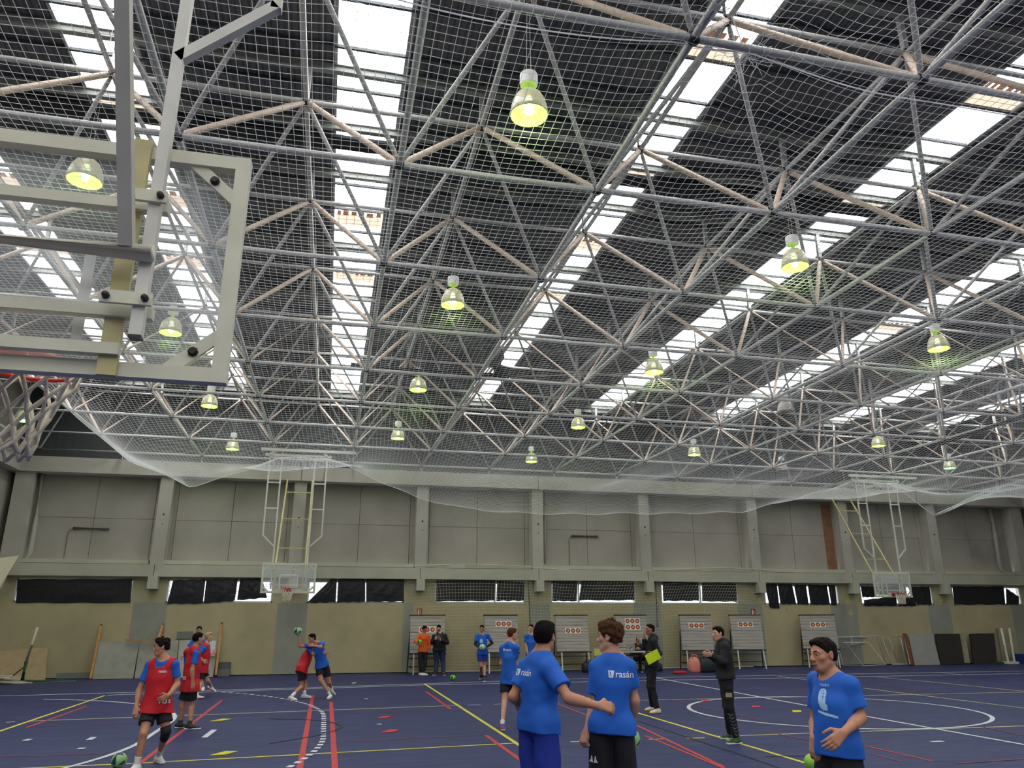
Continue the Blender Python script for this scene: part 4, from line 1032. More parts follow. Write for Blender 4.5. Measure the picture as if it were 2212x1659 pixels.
# ------------------------------------------------------------------ people: signed distance shapes -> one continuous skin
class Shape:
    def __init__(s): s.ops = []
    @staticmethod
    def A(v): return np.array(v, np.float32)
    def cone(s, a, b, ra, rb, k=.02, flat=False, ell=None, sub=False):
        a, b = s.A(a), s.A(b); m = max(ra, rb)*(max(ell[1:]) if ell else 1)
        s.ops.append(('cone', np.minimum(a, b)-m, np.maximum(a, b)+m, k, sub, (a, b, ra, rb, flat, ell))); return s
    def ell(s, c, r, R=None, k=.02, sub=False):
        c = s.A(c); r = s.A(r); R = np.eye(3, dtype=np.float32) if R is None else np.array(R, np.float32)   # rows = axes
        ext = np.sqrt(((R.T*r)**2).sum(1))
        s.ops.append(('ell', c-ext, c+ext, k, sub, (c, r, R))); return s
    def clip(s, p, n): s.ops.append(('clip', None, None, 0, False, (s.A(p), s.A(n)))); return s
    def noise(s, amp, freq, seed=0): s.ops.append(('noise', None, None, 0, False, (amp, freq, seed))); return s
    def mesh(s, h):
        lo = np.min([o[1] for o in s.ops if o[1] is not None and not o[4]], axis=0)-3*h-.012
        hi = np.max([o[2] for o in s.ops if o[2] is not None and not o[4]], axis=0)+3*h+.012
        n = np.ceil((hi-lo)/h).astype(int)+1
        ax = [lo[i]+h*np.arange(n[i], dtype=np.float32) for i in range(3)]
        F = np.full(n, .12, np.float32)
        for typ, a, b, k, sub, q in s.ops:
            if typ in ('clip', 'noise'):
                X, Y, Z = ax[0][:, None, None], ax[1][None, :, None], ax[2][None, None, :]
                if typ == 'clip': p, nn = q; F = np.maximum(F, (X-p[0])*nn[0]+(Y-p[1])*nn[1]+(Z-p[2])*nn[2])
                else:
                    amp, fr, seed = q; rg = np.random.RandomState(seed); w = 0
                    for _ in range(6):
                        d = rg.randn(3); d /= np.linalg.norm(d); f = fr*rg.uniform(.6, 1.6); ph = rg.uniform(0, 6.28)
                        w = w+np.sin(f*(X*d[0]+Y*d[1]+Z*d[2])+ph+1.3*np.sin(f*.45*(Z*d[0]+X*d[1]+Y*d[2])))
                    F = F+amp*w/2.4
                continue
            mg = .03+2*k+h*2
            i0 = np.clip(np.floor((a-mg-lo)/h).astype(int), 0, n-1); i1 = np.clip(np.ceil((b+mg-lo)/h).astype(int)+1, 1, n)
            if np.any(i1 <= i0): continue
            sl = tuple(slice(i0[i], i1[i]) for i in range(3))
            X, Y, Z = ax[0][sl[0]][:, None, None], ax[1][sl[1]][None, :, None], ax[2][sl[2]][None, None, :]
            if typ == 'cone':
                p, e, ra, rb, flat, el = q; ba = e-p; L2 = float(ba@ba)+1e-9
                px, py, pz = X-p[0], Y-p[1], Z-p[2]
                tr = (px*ba[0]+py*ba[1]+pz*ba[2])/L2; t = np.clip(tr, 0, 1)
                qx, qy, qz = px-t*ba[0], py-t*ba[1], pz-t*ba[2]
                if el:
                    u = s.A(el[0]); w2 = (el[1], el[2])   # u: axis of scale el[1]; other transverse axis el[2]
                    du = qx*u[0]+qy*u[1]+qz*u[2]; rest = np.maximum(qx*qx+qy*qy+qz*qz-du*du, 0)
                    d = (np.sqrt((du/w2[0])**2+rest/w2[1]**2)-(ra+(rb-ra)*t))*min(w2)
                else: d = np.sqrt(qx*qx+qy*qy+qz*qz)-(ra+(rb-ra)*t)
                if flat: d = np.maximum(d, (tr-1)*math.sqrt(L2))
            else:
                c, r, R = q; px, py, pz = X-c[0], Y-c[1], Z-c[2]
                u = [px*R[i][0]+py*R[i][1]+pz*R[i][2] for i in range(3)]
                k0 = np.sqrt(sum((u[i]/r[i])**2 for i in range(3))); k1 = np.sqrt(sum((u[i]/r[i]**2)**2 for i in range(3)))+1e-6
                d = k0*(k0-1)/k1
            f = F[sl]
            if sub:
                hh = np.clip(.5-.5*(f+d)/max(k, 1e-4), 0, 1); F[sl] = f+(-d-f)*hh+k*hh*(1-hh)
            else:
                hh = np.clip(.5+.5*(f-d)/max(k, 1e-4), 0, 1); F[sl] = f+(d-f)*hh-k*hh*(1-hh)
        return surface_net(F, lo, h)
def surface_net(F, lo, h):
    S = F < 0
    c = [S[i:F.shape[0]-1+i, j:F.shape[1]-1+j, k:F.shape[2]-1+k] for i in (0, 1) for j in (0, 1) for k in (0, 1)]
    cnt = sum(x.astype(np.int8) for x in c); act = (cnt > 0) & (cnt < 8)
    I = np.argwhere(act); idm = np.full(act.shape, -1, np.int32); idm[act] = np.arange(len(I))
    off = np.array([(i, j, k) for i in (0, 1) for j in (0, 1) for k in (0, 1)])
    vals = np.stack([F[I[:, 0]+o[0], I[:, 1]+o[1], I[:, 2]+o[2]] for o in off], axis=1)
    P = np.zeros((len(I), 3)); w = np.zeros(len(I))
    for a in range(8):
        for b in range(a+1, 8):
            if abs(off[a]-off[b]).sum() != 1: continue
            va, vb = vals[:, a], vals[:, b]; m = (va < 0) != (vb < 0); t = np.where(m, va/(va-vb+1e-12), 0)
            P += np.where(m[:, None], off[a]+t[:, None]*(off[b]-off[a]), 0); w += m
    V = lo+(I+P/w[:, None])*h
    Q = []
    n = F.shape
    for axis in range(3):
        o1, o2 = [(1, 2), (2, 0), (0, 1)][axis]
        sl0 = [slice(None)]*3; sl1 = [slice(None)]*3; sl0[axis] = slice(0, -1); sl1[axis] = slice(1, None)
        A, B = S[tuple(sl0)], S[tuple(sl1)]; E = np.argwhere(A != B)
        ok = (E[:, o1] > 0) & (E[:, o2] > 0) & (E[:, o1] < n[o1]-1) & (E[:, o2] < n[o2]-1); E = E[ok]
        if not len(E): continue
        fl_ = A[E[:, 0], E[:, 1], E[:, 2]]
        def cid(d1, d2):
            e = E.copy(); e[:, o1] -= d1; e[:, o2] -= d2; return idm[e[:, 0], e[:, 1], e[:, 2]]
        q = np.stack([cid(1, 1), cid(0, 1), cid(0, 0), cid(1, 0)], axis=1); q[~fl_] = q[~fl_][:, ::-1]; Q.append(q)
    return V, np.concatenate(Q)

def skin_mat(name, rgb):
    return mat(name, srgb(*rgb), .55, var=.06, scale=9, spec=.35)
SK_A = skin_mat('warm_skin', (190, 136, 106)); SK_B = skin_mat('pale_skin', (206, 156, 128)); SK_C = skin_mat('tan_skin', (166, 114, 86))
H_BLACK = mat('black_hair', srgb(18, 15, 14), .85, spec=.12, var=.5, scale=60, bump=.5, bscale=120); H_BROWN = mat('brown_hair', srgb(74, 48, 32), .85, spec=.12, var=.4, scale=60, bump=.5, bscale=120)
H_DARK = mat('dark_brown_hair', srgb(30, 23, 19), .85, spec=.12, var=.4, scale=60, bump=.5, bscale=120); H_RED = mat('reddish_brown_hair', srgb(92, 46, 30), .85, spec=.12, var=.4, scale=60, bump=.5, bscale=120); H_BLOND = mat('blond_hair', srgb(176, 148, 104), .6, var=.35, scale=60, bump=.5, bscale=120)
C_BLUE = mat('royal_blue_jersey', srgb(24, 96, 194), .75, var=.06, scale=5, bump=.1, bscale=200); C_NAVYB = mat('deep_blue_shorts', srgb(24, 52, 150), .75, var=.08, scale=5)
C_RED = mat('red_bib_mesh', srgb(196, 22, 36), .75, var=.07, scale=5, bump=.1, bscale=200); C_BLACK = mat('black_fabric', srgb(22, 22, 26), .8, var=.2, scale=6, bump=.15, bscale=150)
C_ORANGE = mat('orange_jersey', srgb(236, 96, 22), .75, var=.08, scale=6); C_JEANS = mat('dark_blue_denim', srgb(34, 46, 72), .85, var=.2, scale=20)
C_WHITE = mat('white_cotton', srgb(222, 220, 214), .85); C_PRINT = mat('white_print', srgb(226, 230, 236), .7); C_PRINTB = mat('pale_blue_print', srgb(170, 206, 236), .7)
S_WHITE = mat('white_shoe', srgb(220, 218, 210), .6, var=.08, scale=12); S_BLACK = mat('black_shoe', srgb(26, 26, 30), .6, var=.3, scale=12); S_NAVY = mat('navy_shoe', srgb(30, 34, 60), .6); S_PURPLE = mat('purple_shoe', srgb(120, 50, 130), .6)
S_MULTI = mat('black_and_lime_shoe', srgb(24, 30, 34), .6, var=.9, scale=18, col2=srgb(64, 110, 52)); SO_WHITE = mat('white_sole', srgb(226, 224, 220), .7); SO_RED = mat('red_sole', srgb(190, 40, 60), .6); SO_YEL = mat('yellow_orange_sole', srgb(236, 180, 60), .6); SO_LIME = mat('lime_sole', srgb(190, 220, 120), .6)
M_eyew = mat('eye_white', srgb(186, 176, 166), .3); M_iris = mat('dark_iris', srgb(44, 28, 20), .2); M_lip = mat('lips', srgb(176, 100, 92), .5)

def person(label, Y0, J, skin=SK_A, hair=H_BLACK, hstyle='short', look=(-1, 0), pitch=0, roll=0, top='tee', topm=C_BLUE, bib=None, bottom='shorts', botm=C_BLACK, shoe=S_WHITE, sole=SO_WHITE, sock=None,
           g=1.0, s=1.0, feet=((0, -1), (0, -1)), hands=None, vox=.010, hem=.10, seed=1, kneepad=None, armsleeve=None, beard=False, short_len=.62):
    def P(k):
        v = J[k]
        if v[0] == 'w': return Vector(v[1:4])
        if v[0] == 'f': q = atz(v[1], v[2], 0); return Vector((q.x, q.y, .082+(v[3] if len(v) > 3 else 0)))
        return at(v[0], v[1], Y0+(v[2] if len(v) > 2 else 0))
    j = {k: P(k) for k in J}
    pel, nck, hd = j['pel'], j['nck'], j['hd']
    up = (nck-pel).normalized(); rt = j['sR']-j['sL']; rt = (rt-up*rt.dot(up)).normalized(); fw = up.cross(rt)
    L = (nck-pel).length
    hx = Vector((rt.x, rt.y, 0)).normalized()
    for sd, sg in (('R', 1), ('L', -1)):
        if 'h'+sd not in j: j['h'+sd] = pel+rt*sg*.088*s*max(1, g*.95)-up*.06
        if 'k'+sd not in j: j['k'+sd] = j['h'+sd]+Vector((0, 0, -.44*s))+fw*.03
        if 'a'+sd not in j: q = j['k'+sd]; j['a'+sd] = Vector((q.x-fw.x*.04, q.y-fw.y*.04, .085))
    base = Vector(((j['aL'].x+j['aR'].x)/2, (j['aL'].y+j['aR'].y)/2, 0))
    T = [tuple(rt), tuple(fw), tuple(up)]
    lk = Vector((look[0], look[1], 0)).normalized(); hr = lk.cross(Vector((0, 0, 1)))
    Rp = Matrix.Rotation(math.radians(pitch), 3, hr); hf = Rp @ lk; hu = Rp @ Vector((0, 0, 1))
    if roll: Rr = Matrix.Rotation(math.radians(roll), 3, hf); hu = Rr @ hu; hr = Rr @ hr
    HT = [tuple(hr), tuple(hf), tuple(hu)]
    s0 = s; hk = s*.95
    def Hd(x, y, z): return hd+hr*x*hk+hf*y*hk+hu*z*hk
    bd = Shape()
    def el(c, r, R=None, k=.02, sub=False): bd.ell(c, r, R, k, sub)
    # trunk
    el(pel, (.150*g*s, .108*g*s, .125*s), T, .03); el(pel+up*L*.33, (.134*g*s, .095*g*s, .17*s), T, .05); el(pel+up*L*.66, (.150*s*(.4+.6*g), .104*s*(.4+.6*g), .185*s), T, .06)
    if g > 1.15: el(pel+up*L*.3+fw*.05, (.15*g*s, .10*g*s, .15*s), T, .05)
    for sd in 'RL':
        S, E, Wr = j['s'+sd], j['e'+sd], j['w'+sd]; sg = 1 if sd == 'R' else -1
        bd.cone(nck-up*.05, S, .062*s, .054*s, .04); bd.cone(nck+up*.035, S+up*.012, .040*s, .040*s, .03)
        bd.cone(S, E, .047*s*(.6+.4*g), .036*s*(.6+.4*g), .03); bd.cone(S.lerp(E, .25), S.lerp(E, .6), .043*s*(.6+.4*g), .040*s*(.6+.4*g), .02)
        bd.cone(E, Wr, .038*s, .026*s, .02); bd.cone(E.lerp(Wr, .12), E.lerp(Wr, .45), .039*s, .034*s, .02)
        # hand
        d = (Wr-E).normalized(); hp = (hands or {}).get(sd, {})
        if 'd' in hp: d = Vector(hp['d']).normalized()
        n = Vector(hp.get('n', -rt*sg)); n = (n-d*n.dot(d)).normalized()
        ts = d.cross(n) if sd == 'R' else n.cross(d); cu = hp.get('curl', .5)
        hs = s*1.0
        for q, ln, u in ((.030, .072, 0), (.010, .082, .004), (-.011, .076, .001), (-.030, .060, -.006)):
            kn = Wr+d*(.088+u)*hs+ts*q*hs
            bd.cone(Wr+ts*q*.45*hs+d*.01, kn, .017*hs, .0125*hs, .012)
            p = kn; dd = d; a = 0
            for sgm, lf, rr in ((0, .45, .0098), (1, .32, .0088), (2, .25, .0078)):
                a += cu*(.75, 1.15, .8)[sgm]+.06*abs(q)*10; dd = d*math.cos(a)+n*math.sin(a)
                e = p+dd*ln*lf*hs+ts*q*.12*lf*hs; bd.cone(p, e, rr*hs, rr*.93*hs, .004); p = e
        th = Wr+d*.022*hs+ts*.024*hs; tk = th+(d*.6+ts*.75+n*.35).normalized()*.045*hs; te = tk+(d*.85+ts*.25*(1-cu)+n*(.25+.5*cu)).normalized()*.030*hs; tf = te+(d*.8+n*(.3+.6*cu)).normalized()*.026*hs
        bd.cone(th, tk, .016*hs, .0125*hs, .012); bd.cone(tk, te, .0118*hs, .0105*hs, .006); bd.cone(te, tf, .0105*hs, .0088*hs, .004)
        # leg
        h_, k_, a_ = j['h'+sd], j['k'+sd], j['a'+sd]
        bd.cone(h_, k_, .082*s*(.5+.5*g), .052*s, .05); bd.cone(h_.lerp(k_, .1), h_.lerp(k_, .55), .078*s*(.5+.5*g), .066*s, .02)
        bk = -fw if (k_-a_).length < 1e-3 else None
        bd.cone(k_, a_, .048*s, .032*s, .03); kb = (k_-h_).normalized()+(k_-a_).normalized(); kb = kb.normalized() if kb.length > .15 else fw
        bd.cone(k_.lerp(a_, .12)-kb*.016, k_.lerp(a_, .5)-kb*.010, .047*s, .040*s, .025); el(k_+kb*.012, (.042*s, .042*s, .048*s), None, .02)
        bd.cone(a_, a_-Vector((0, 0, .04)), .034*s, .030*s, .02)
    # neck, head
    bd.cone(nck-up*.03, Hd(0, -.018, -.075), .057*s*(.5+.5*g), .048*s, .03)
    k = .02
    el(Hd(0, -.014, .030), (.074*hk, .093*hk, .088*hk), HT, .03); el(Hd(0, .026, -.026), (.0565*hk, .064*hk, .086*hk), HT, .03)
    el(Hd(0, .054, -.092), (.026*hk, .024*hk, .020*hk), HT, .03)
    for sg in (-1, 1):
        bd.cone(Hd(sg*.046, .0, -.056), Hd(sg*.018, .058, -.092), .020*hk, .018*hk, .025); el(Hd(sg*.043, .052, -.018), (.020*hk, .022*hk, .017*hk), HT, .02)
        el(Hd(sg*.032, .094, .006), (.016*hk, .013*hk, .0105*hk), HT, .010, True)
        bd.cone(Hd(sg*.044, .074, .024), Hd(sg*.012, .088, .022), .009*hk, .009*hk, .014)
        el(Hd(sg*.0115, .098, -.032), (.009*hk, .010*hk, .008*hk), HT, .008)
        ear = [tuple((hr*.94+hf*-.25*sg*1).normalized()), tuple((hf*.95+hr*.25*sg).normalized()), tuple(hu)]
        el(Hd(sg*.076, -.010, -.004), (.008*hk, .018*hk, .031*hk), ear, .010); el(Hd(sg*.083, -.004, .000), (.005*hk, .009*hk, .016*hk), ear, .004, True)
    bd.cone(Hd(0, .086, .016), Hd(0, .110, -.026), .0085*hk, .0125*hk, .012)
    el(Hd(0, .084, -.055), (.024*hk, .016*hk, .008*hk), HT, .010); el(Hd(0, .082, -.067), (.020*hk, .015*hk, .008*hk), HT, .008); el(Hd(0, .104, -.0605), (.022*hk, .012*hk, .0016*hk), HT, .003, True)
    V, Q = bd.mesh(vox)
    def mk(name, VQ, m, parent=None):
        o = fast_mesh(name, VQ[0]-np.array(base), VQ[1], m, parent, True); return o
    body = mk('person', (V, Q), skin); body.location = base; tag(body, label, 'person')
    def mbk(mb, name, m, parent=None, sm=True):
        mb.v = [tuple(Vector(v)-base) for v in mb.v]; return mb.build(name, m, parent or body, sm)
    for sg in (-1, 1):
        c = Hd(sg*.0315, .0752, .0065)
        m = MB(); m.sphere(c, .0112*hk, 12, 8); c2 = c+hf*.0084*hk; m.sphere(c2, .0062*hk, 8, 6, 1); mbk(m, 'eye', [M_eyew, M_iris])
        m = MB(); vs = []
        for a in range(6):
            for b in range(13):
                t_ = math.radians(8+a*15); u_ = math.pi*2*b/12; vs.append(c+hr*.0125*hk*math.sin(t_)*math.cos(u_)+hf*.0125*hk*math.sin(t_)*math.sin(u_)+hu*.0125*hk*math.cos(t_)+hf*.0004)
        m.add(vs, [(a*13+b, a*13+b+1, a*13+b+14, a*13+b+13) for a in range(5) for b in range(12)]); mbk(m, 'eyelid', skin)
        m = MB().tube([Hd(sg*.050, .072, .026), Hd(sg*.034, .087, .0315), Hd(sg*.014, .096, .027)], [.0025*hk, .0042*hk, .0036*hk], 6); mbk(m, 'eyebrow', hair)
    if vox < .0085:
        m = MB(); m.add(*_ellv(Hd(0, .0905, -.0562), (.021*hk, .0105*hk, .0042*hk), HT)).add(*_ellv(Hd(0, .0885, -.0652), (.018*hk, .0105*hk, .0050*hk), HT)); mbk(m, 'lips', M_lip)
    # hair
    hs_ = Shape(); vh = max(.0055, vox*.8)
    if hstyle == 'curly':
        hs_.ell(Hd(0, -.012, .050), (.090*hk, .108*hk, .094*hk), HT, .01); hs_.ell(Hd(0, .050, .088), (.070*hk, .050*hk, .040*hk), HT, .03); hs_.ell(Hd(0, -.05, .0), (.072*hk, .062*hk, .07*hk), HT, .03)
        hs_.noise(.0085, 95, seed); fr = .052
    elif hstyle == 'fringe':
        hs_.ell(Hd(0, -.014, .044), (.083*hk, .102*hk, .087*hk), HT, .01); hs_.ell(Hd(0, .060, .080), (.064*hk, .036*hk, .030*hk), HT, .03); hs_.ell(Hd(0, -.05, .0), (.070*hk, .060*hk, .06*hk), HT, .03); hs_.noise(.0045, 85, seed); fr = .040
    elif hstyle == 'bald':
        hs_.ell(Hd(0, -.018, .026), (.0785*hk, .096*hk, .088*hk), HT, .01); hs_.noise(.001, 90, seed); fr = .055
    else:
        hs_.ell(Hd(0, -.016, .038), (.079*hk, .098*hk, .087*hk), HT, .01); hs_.ell(Hd(0, .045, .088), (.058*hk, .044*hk, .024*hk), HT, .03); hs_.ell(Hd(0, -.052, -.005), (.066*hk, .050*hk, .055*hk), HT, .03); hs_.noise(.0028, 90, seed); fr = .050
    a0 = Hd(0, .060, .046) if hstyle in ('curly', 'fringe') else Hd(0, .062, .060); n1 = hf*.80-hu*.60; hs_.clip(a0, n1)            # hairline
    hs_.ell(Hd(0, .105, -.03), (.086*hk, .098*hk, (.078 if hstyle in ('curly', 'fringe') else .104)*hk), HT, .010, True)       # face
    for sg in (-1, 1): hs_.ell(Hd(sg*.088, -.004, -.020), (.028*hk, .026*hk, .040*hk), HT, .008, True)
    hs_.clip(Hd(0, -.03, -.052), -hu*.9+hf*-.1)
    if hstyle == 'bald': hs_.ell(Hd(0, .04, .11), (.055*hk, .10*hk, .05*hk), HT, .01, True)
    mk('hair', hs_.mesh(vh), hair, body)
    if beard:
        b_ = Shape(); b_.ell(Hd(0, .030, -.068), (.0615*hk, .066*hk, .052*hk), HT, .01); b_.clip(Hd(0, .03, -.040), hu); b_.ell(Hd(0, .10, -.058), (.028*hk, .05*hk, .012*hk), HT, .006, True); b_.clip(Hd(0, -.005, 0), -hf)
        mk('beard', b_.mesh(vh), hair, body)
    # clothing
    e = .016*s; lo_ = hem*s
    def torso(sh, e, bot, waist=1.0):
        sh.ell(pel+up*L*.66, (.150*s*(.4+.6*g)+e, .104*s*(.4+.6*g)+e, .185*s+e), T, .02)
        sh.cone(pel+up*L*.52, pel-up*(bot+.05), .150*s*g**.8+e, .158*s*g+e, .05, False, (tuple(rt), 1.0, .86))
        if g > 1.15: sh.ell(pel+up*L*.3+fw*.05, (.15*g*s+e, .10*g*s+e, .15*s+e), T, .05)
        for sd in 'RL':
            h_, k_ = j['h'+sd], j['k'+sd]; sh.cone(h_+up*.04, h_.lerp(k_, .35), .088*s*(.4+.6*g)+e*1.25, .092*s*(.4+.6*g)+e*1.25, .06)
            S = j['s'+sd]; sh.cone(nck-up*.05, S, .060*s+e, .050*s+e*.8, .04); sh.cone(nck-up*.012, S+up*.006, .036*s+e*.7, .040*s+e*.7, .03)
    def sleeves(sh, e, long):
        for sd in 'RL':
            S, E, Wr = j['s'+sd], j['e'+sd], j['w'+sd]
            if long: sh.cone(S, E, .055*s*(.6+.4*g)+e, .047*s*(.6+.4*g)+e, .03); sh.cone(E, E.lerp(Wr, .97), .046*s+e, .034*s+e*.8, .03, True)
            else:
                q = S.lerp(E, .66); sh.cone(S, q, .049*s+e, .053*s+e*1.2, .03, True)
    tp_ = Shape()
    if top in ('tee', 'jersey', 'hoodie'):
        ee = {'tee': .014 if not bib else .009, 'jersey': .016, 'hoodie': .024}[top]*s
        torso(tp_, ee, lo_); sleeves(tp_, ee*.8, top != 'tee'); tp_.clip(pel-up*lo_, -up)
        tp_.noise((.0045 if not bib else .001) if top != 'hoodie' else .005, 17, seed); tp_.noise(.0016 if not bib else .0005, 48, seed+30)
        if top == 'hoodie':
            tp_.ell(nck-fw*.072-up*.018, (.100*s, .050*s, .062*s), T, .05); tp_.cone(nck-rt*.07+up*.02, nck+rt*.07+up*.02, .05*s, .05*s, .03)
        tp_.cone(nck-up*((.012 if not bib else -.006) if top != 'hoodie' else -.01)+fw*.022, nck+up*.25+fw*.05, .066*s if top != 'hoodie' else .056*s, .10*s, .006, False, None, True)
        tee = mk({'tee': 't_shirt', 'jersey': 'long_sleeved_shirt', 'hoodie': 'hoodie'}[top], tp_.mesh(vox), topm, body)
    bibo = None
    if bib:
        b_ = Shape(); torso(b_, .029*s, lo_+.06*s); b_.clip(pel-up*(lo_+.05*s), -up); b_.noise(.0045, 19, seed+3); b_.noise(.0014, 50, seed+31)
        for sd in 'RL':
            sg = 1 if sd == 'R' else -1; b_.ell(j['s'+sd]+rt*sg*.055-up*.03, (.070*s, .16*s, .135*s), T, .01, True)
        b_.cone(nck-up*.035+fw*.05, nck+up*.25+fw*.10, .088*s, .13*s, .006, False, None, True)
        bibo = mk('bib', b_.mesh(vox), bib, body)
    bt = Shape(); ee = .011*s
    if bottom == 'shorts':
        bt.ell(pel-up*.01, (.152*g*s+ee, .112*g*s+ee, .125*s+ee), T, .02)
        for sd in 'RL':
            h_, k_ = j['h'+sd], j['k'+sd]; bt.cone(h_, h_.lerp(k_, short_len), .088*s*(.4+.6*g)+ee, .092*s*(.4+.6*g)+ee, .03, True)
        bt.clip(pel-up*(lo_-.035+(.06*s if bib else 0)), up); bt.noise(.004, 30, seed+5)
    else:
        bt.ell(pel-up*.01, (.150*g*s+ee*.6, .110*g*s+ee*.6, .125*s+ee), T, .02)
        for sd in 'RL':
            h_, k_, a_ = j['h'+sd], j['k'+sd], j['a'+sd]; w = 1.25 if g > 1.15 else 1.0
            bt.cone(h_, k_, .094*s*(.5+.5*g)+ee, .066*s*w+ee*.6, .03); bt.cone(k_, a_.lerp(k_, .04), .064*s*w+ee*.5, .050*s*w+ee*.5, .03, True); bt.ell(k_, (.066*s, .066*s, .07*s), None, .03)
            bt.cone(k_.lerp(a_, .1)-fw*.012, k_.lerp(a_, .5)-fw*.008, .060*s*w+ee*.3, .052*s*w+ee*.3, .02)
        bt.clip(pel-up*(lo_-.035), up); bt.noise(.0035, 34, seed+5)
    bot = mk('shorts' if bottom == 'shorts' else 'trousers', bt.mesh(vox), botm, body)
    for i, sd in enumerate('RL'):
        k_, a_ = j['k'+sd], j['a'+sd]; f = Vector((feet[i][0], feet[i][1], 0)).normalized(); pz = feet[i][2] if len(feet[i]) > 2 else 0
        wd = f.cross(Vector((0, 0, 1))); f = (f+Vector((0, 0, pz))).normalized(); uu = wd.cross(f)
        if a_.z < .1 and pz == 0: uu = Vector((0, 0, 1))
        sh = Shape(); fl0 = a_-uu*.082*s
        sh.cone(fl0-f*.048*s+uu*.045*s, fl0+f*.04*s+uu*.045*s, .042*s, .044*s, .02); sh.cone(fl0+f*.03*s+uu*.040*s, fl0+f*.155*s+uu*.026*s, .044*s, .036*s, .02, False, (tuple(wd), 1.05, .9)); sh.cone(fl0-f*.01*s+uu*.05*s, a_+uu*.012*s-f*.005, .046*s, .043*s, .03, True)
        sh.clip(fl0+uu*.012, -uu); so = Shape()
        so.cone(fl0-f*.050*s+uu*.02, fl0+f*.16*s+uu*.02, .043*s, .040*s, .02, False, (tuple(wd), 1.05, 1.0)); so.clip(fl0+uu*.028*s, uu); so.clip(fl0+uu*.001, -uu)
        v = min(vox, .009); so_ = mk('shoe', sh.mesh(v), shoe, body); mk('sole', so.mesh(v), sole, so_)
        if sock:
            q = Shape(); q.cone(a_, a_.lerp(k_, sock[1]), .0375*s, .043*s, .01, True); mk('sock', q.mesh(v), sock[0], body)
    if kneepad:
        k_, a_, h_ = j['k'+kneepad], j['a'+kneepad], j['h'+kneepad]; q = Shape(); q.cone(k_.lerp(h_, .22), k_, .070*s, .064*s, .01, False); q.cone(k_, k_.lerp(a_, .28), .064*s, .056*s, .02, True); q.clip(k_.lerp(h_, .22), (h_-k_).normalized()); q.noise(.002, 40, 2)
        mk('knee_pad', q.mesh(vox), C_BLACK, body)
    if armsleeve:
        for sd in 'RL':
            S, E, Wr = j['s'+sd], j['e'+sd], j['w'+sd]; q = Shape(); q.cone(S.lerp(E, .45), E, .052*s, .046*s, .01); q.cone(E, E.lerp(Wr, .95), .046*s, .033*s, .02, True); mk('arm_sleeve', q.mesh(vox), C_BLACK, body)
    body['_'] = 0; del body['_']
    return dict(o=body, j=j, up=up, rt=rt, fw=fw, base=base, tee=tee if top else None, bib=bibo, bot=bot, L=L, s=s, Hd=Hd)
def _ellv(c, r, R):
    m = MB().sphere((0, 0, 0), 1, 14, 8); R = [Vector(x) for x in R]
    return [Vector(c)+R[0]*v[0]*r[0]+R[1]*v[1]*r[1]+R[2]*v[2]*r[2] for v in m.v], m.f

# prints laid onto the cloth
def drape(obj, base, verts, faces, c, right, upv, out, m, name, off=.003):
    me = obj.data; bv = BVHTree.FromPolygons([v.co for v in me.vertices], [tuple(p.vertices) for p in me.polygons])
    vs = []
    for (x, y) in verts:
        p = Vector(c)-base+right*x+upv*y+out*.35; hit = bv.ray_cast(p, -out, .8)
        vs.append((hit[0] if hit[0] else Vector(c)-base+right*x+upv*y)+out*off)
    MB().add(vs, faces).build(name, m, obj)
def text_geo(txt, size, font=None):
    cu = bpy.data.curves.new('t', 'FONT'); cu.body = txt; cu.size = size; cu.align_x = 'CENTER'; cu.align_y = 'CENTER'; cu.resolution_u = 3; cu.offset = size*.012
    o = bpy.data.objects.new('t', cu); COL.objects.link(o); dg = bpy.context.evaluated_depsgraph_get(); me = bpy.data.meshes.new_from_object(o.evaluated_get(dg))
    bm = bmesh.new(); bm.from_mesh(me); bmesh.ops.triangulate(bm, faces=bm.faces); bmesh.ops.subdivide_edges(bm, edges=[e for e in bm.edges if e.calc_length() > size*.18], cuts=1); 
    vs = [(v.co.x, v.co.y) for v in bm.verts]; fs = [tuple(v.index for v in f.verts) for f in bm.faces]; bm.free()
    bpy.data.objects.remove(o); bpy.data.curves.remove(cu); bpy.data.meshes.remove(me); return vs, fs
def ptext(p, part, txt, size, c, right, upv, out, m=None, name='print'):
    vs, fs = text_geo(txt, size); drape(part, p['base'], vs, fs, c, right, upv, out, m or C_PRINT, name)
def ppoly(p, part, pts, c, right, upv, out, m=None, name='print', off=.003):
    # fan-free triangulation through bmesh, refined so it follows the cloth
    bm = bmesh.new(); f = bm.faces.new([bm.verts.new((x, y, 0)) for x, y in pts]); bmesh.ops.triangulate(bm, faces=[f])
    for _ in range(2): bmesh.ops.subdivide_edges(bm, edges=[e for e in bm.edges if e.calc_length() > .03], cuts=1, use_grid_fill=False); bmesh.ops.triangulate(bm, faces=bm.faces)
    bm.verts.index_update(); vs = [(v.co.x, v.co.y) for v in bm.verts]; fs = [tuple(v.index for v in q.verts) for q in bm.faces]; bm.free()
    drape(part, p['base'], vs, fs, c, right, upv, out, m or C_PRINT, name, off)
def on_cloth(p, part, px, py):     # point of the cloth seen at a pixel
    me = part.data; bv = BVHTree.FromPolygons([v.co for v in me.vertices], [tuple(q.vertices) for q in me.polygons])
    hit = bv.ray_cast(Vector((0, 0, CAMH))-p['base'], ray(px, py).normalized())
    return (hit[0]+p['base'], hit[1]) if hit[0] else (at(px, py, p['j']['pel'].y), Vector((0, -1, 0)))
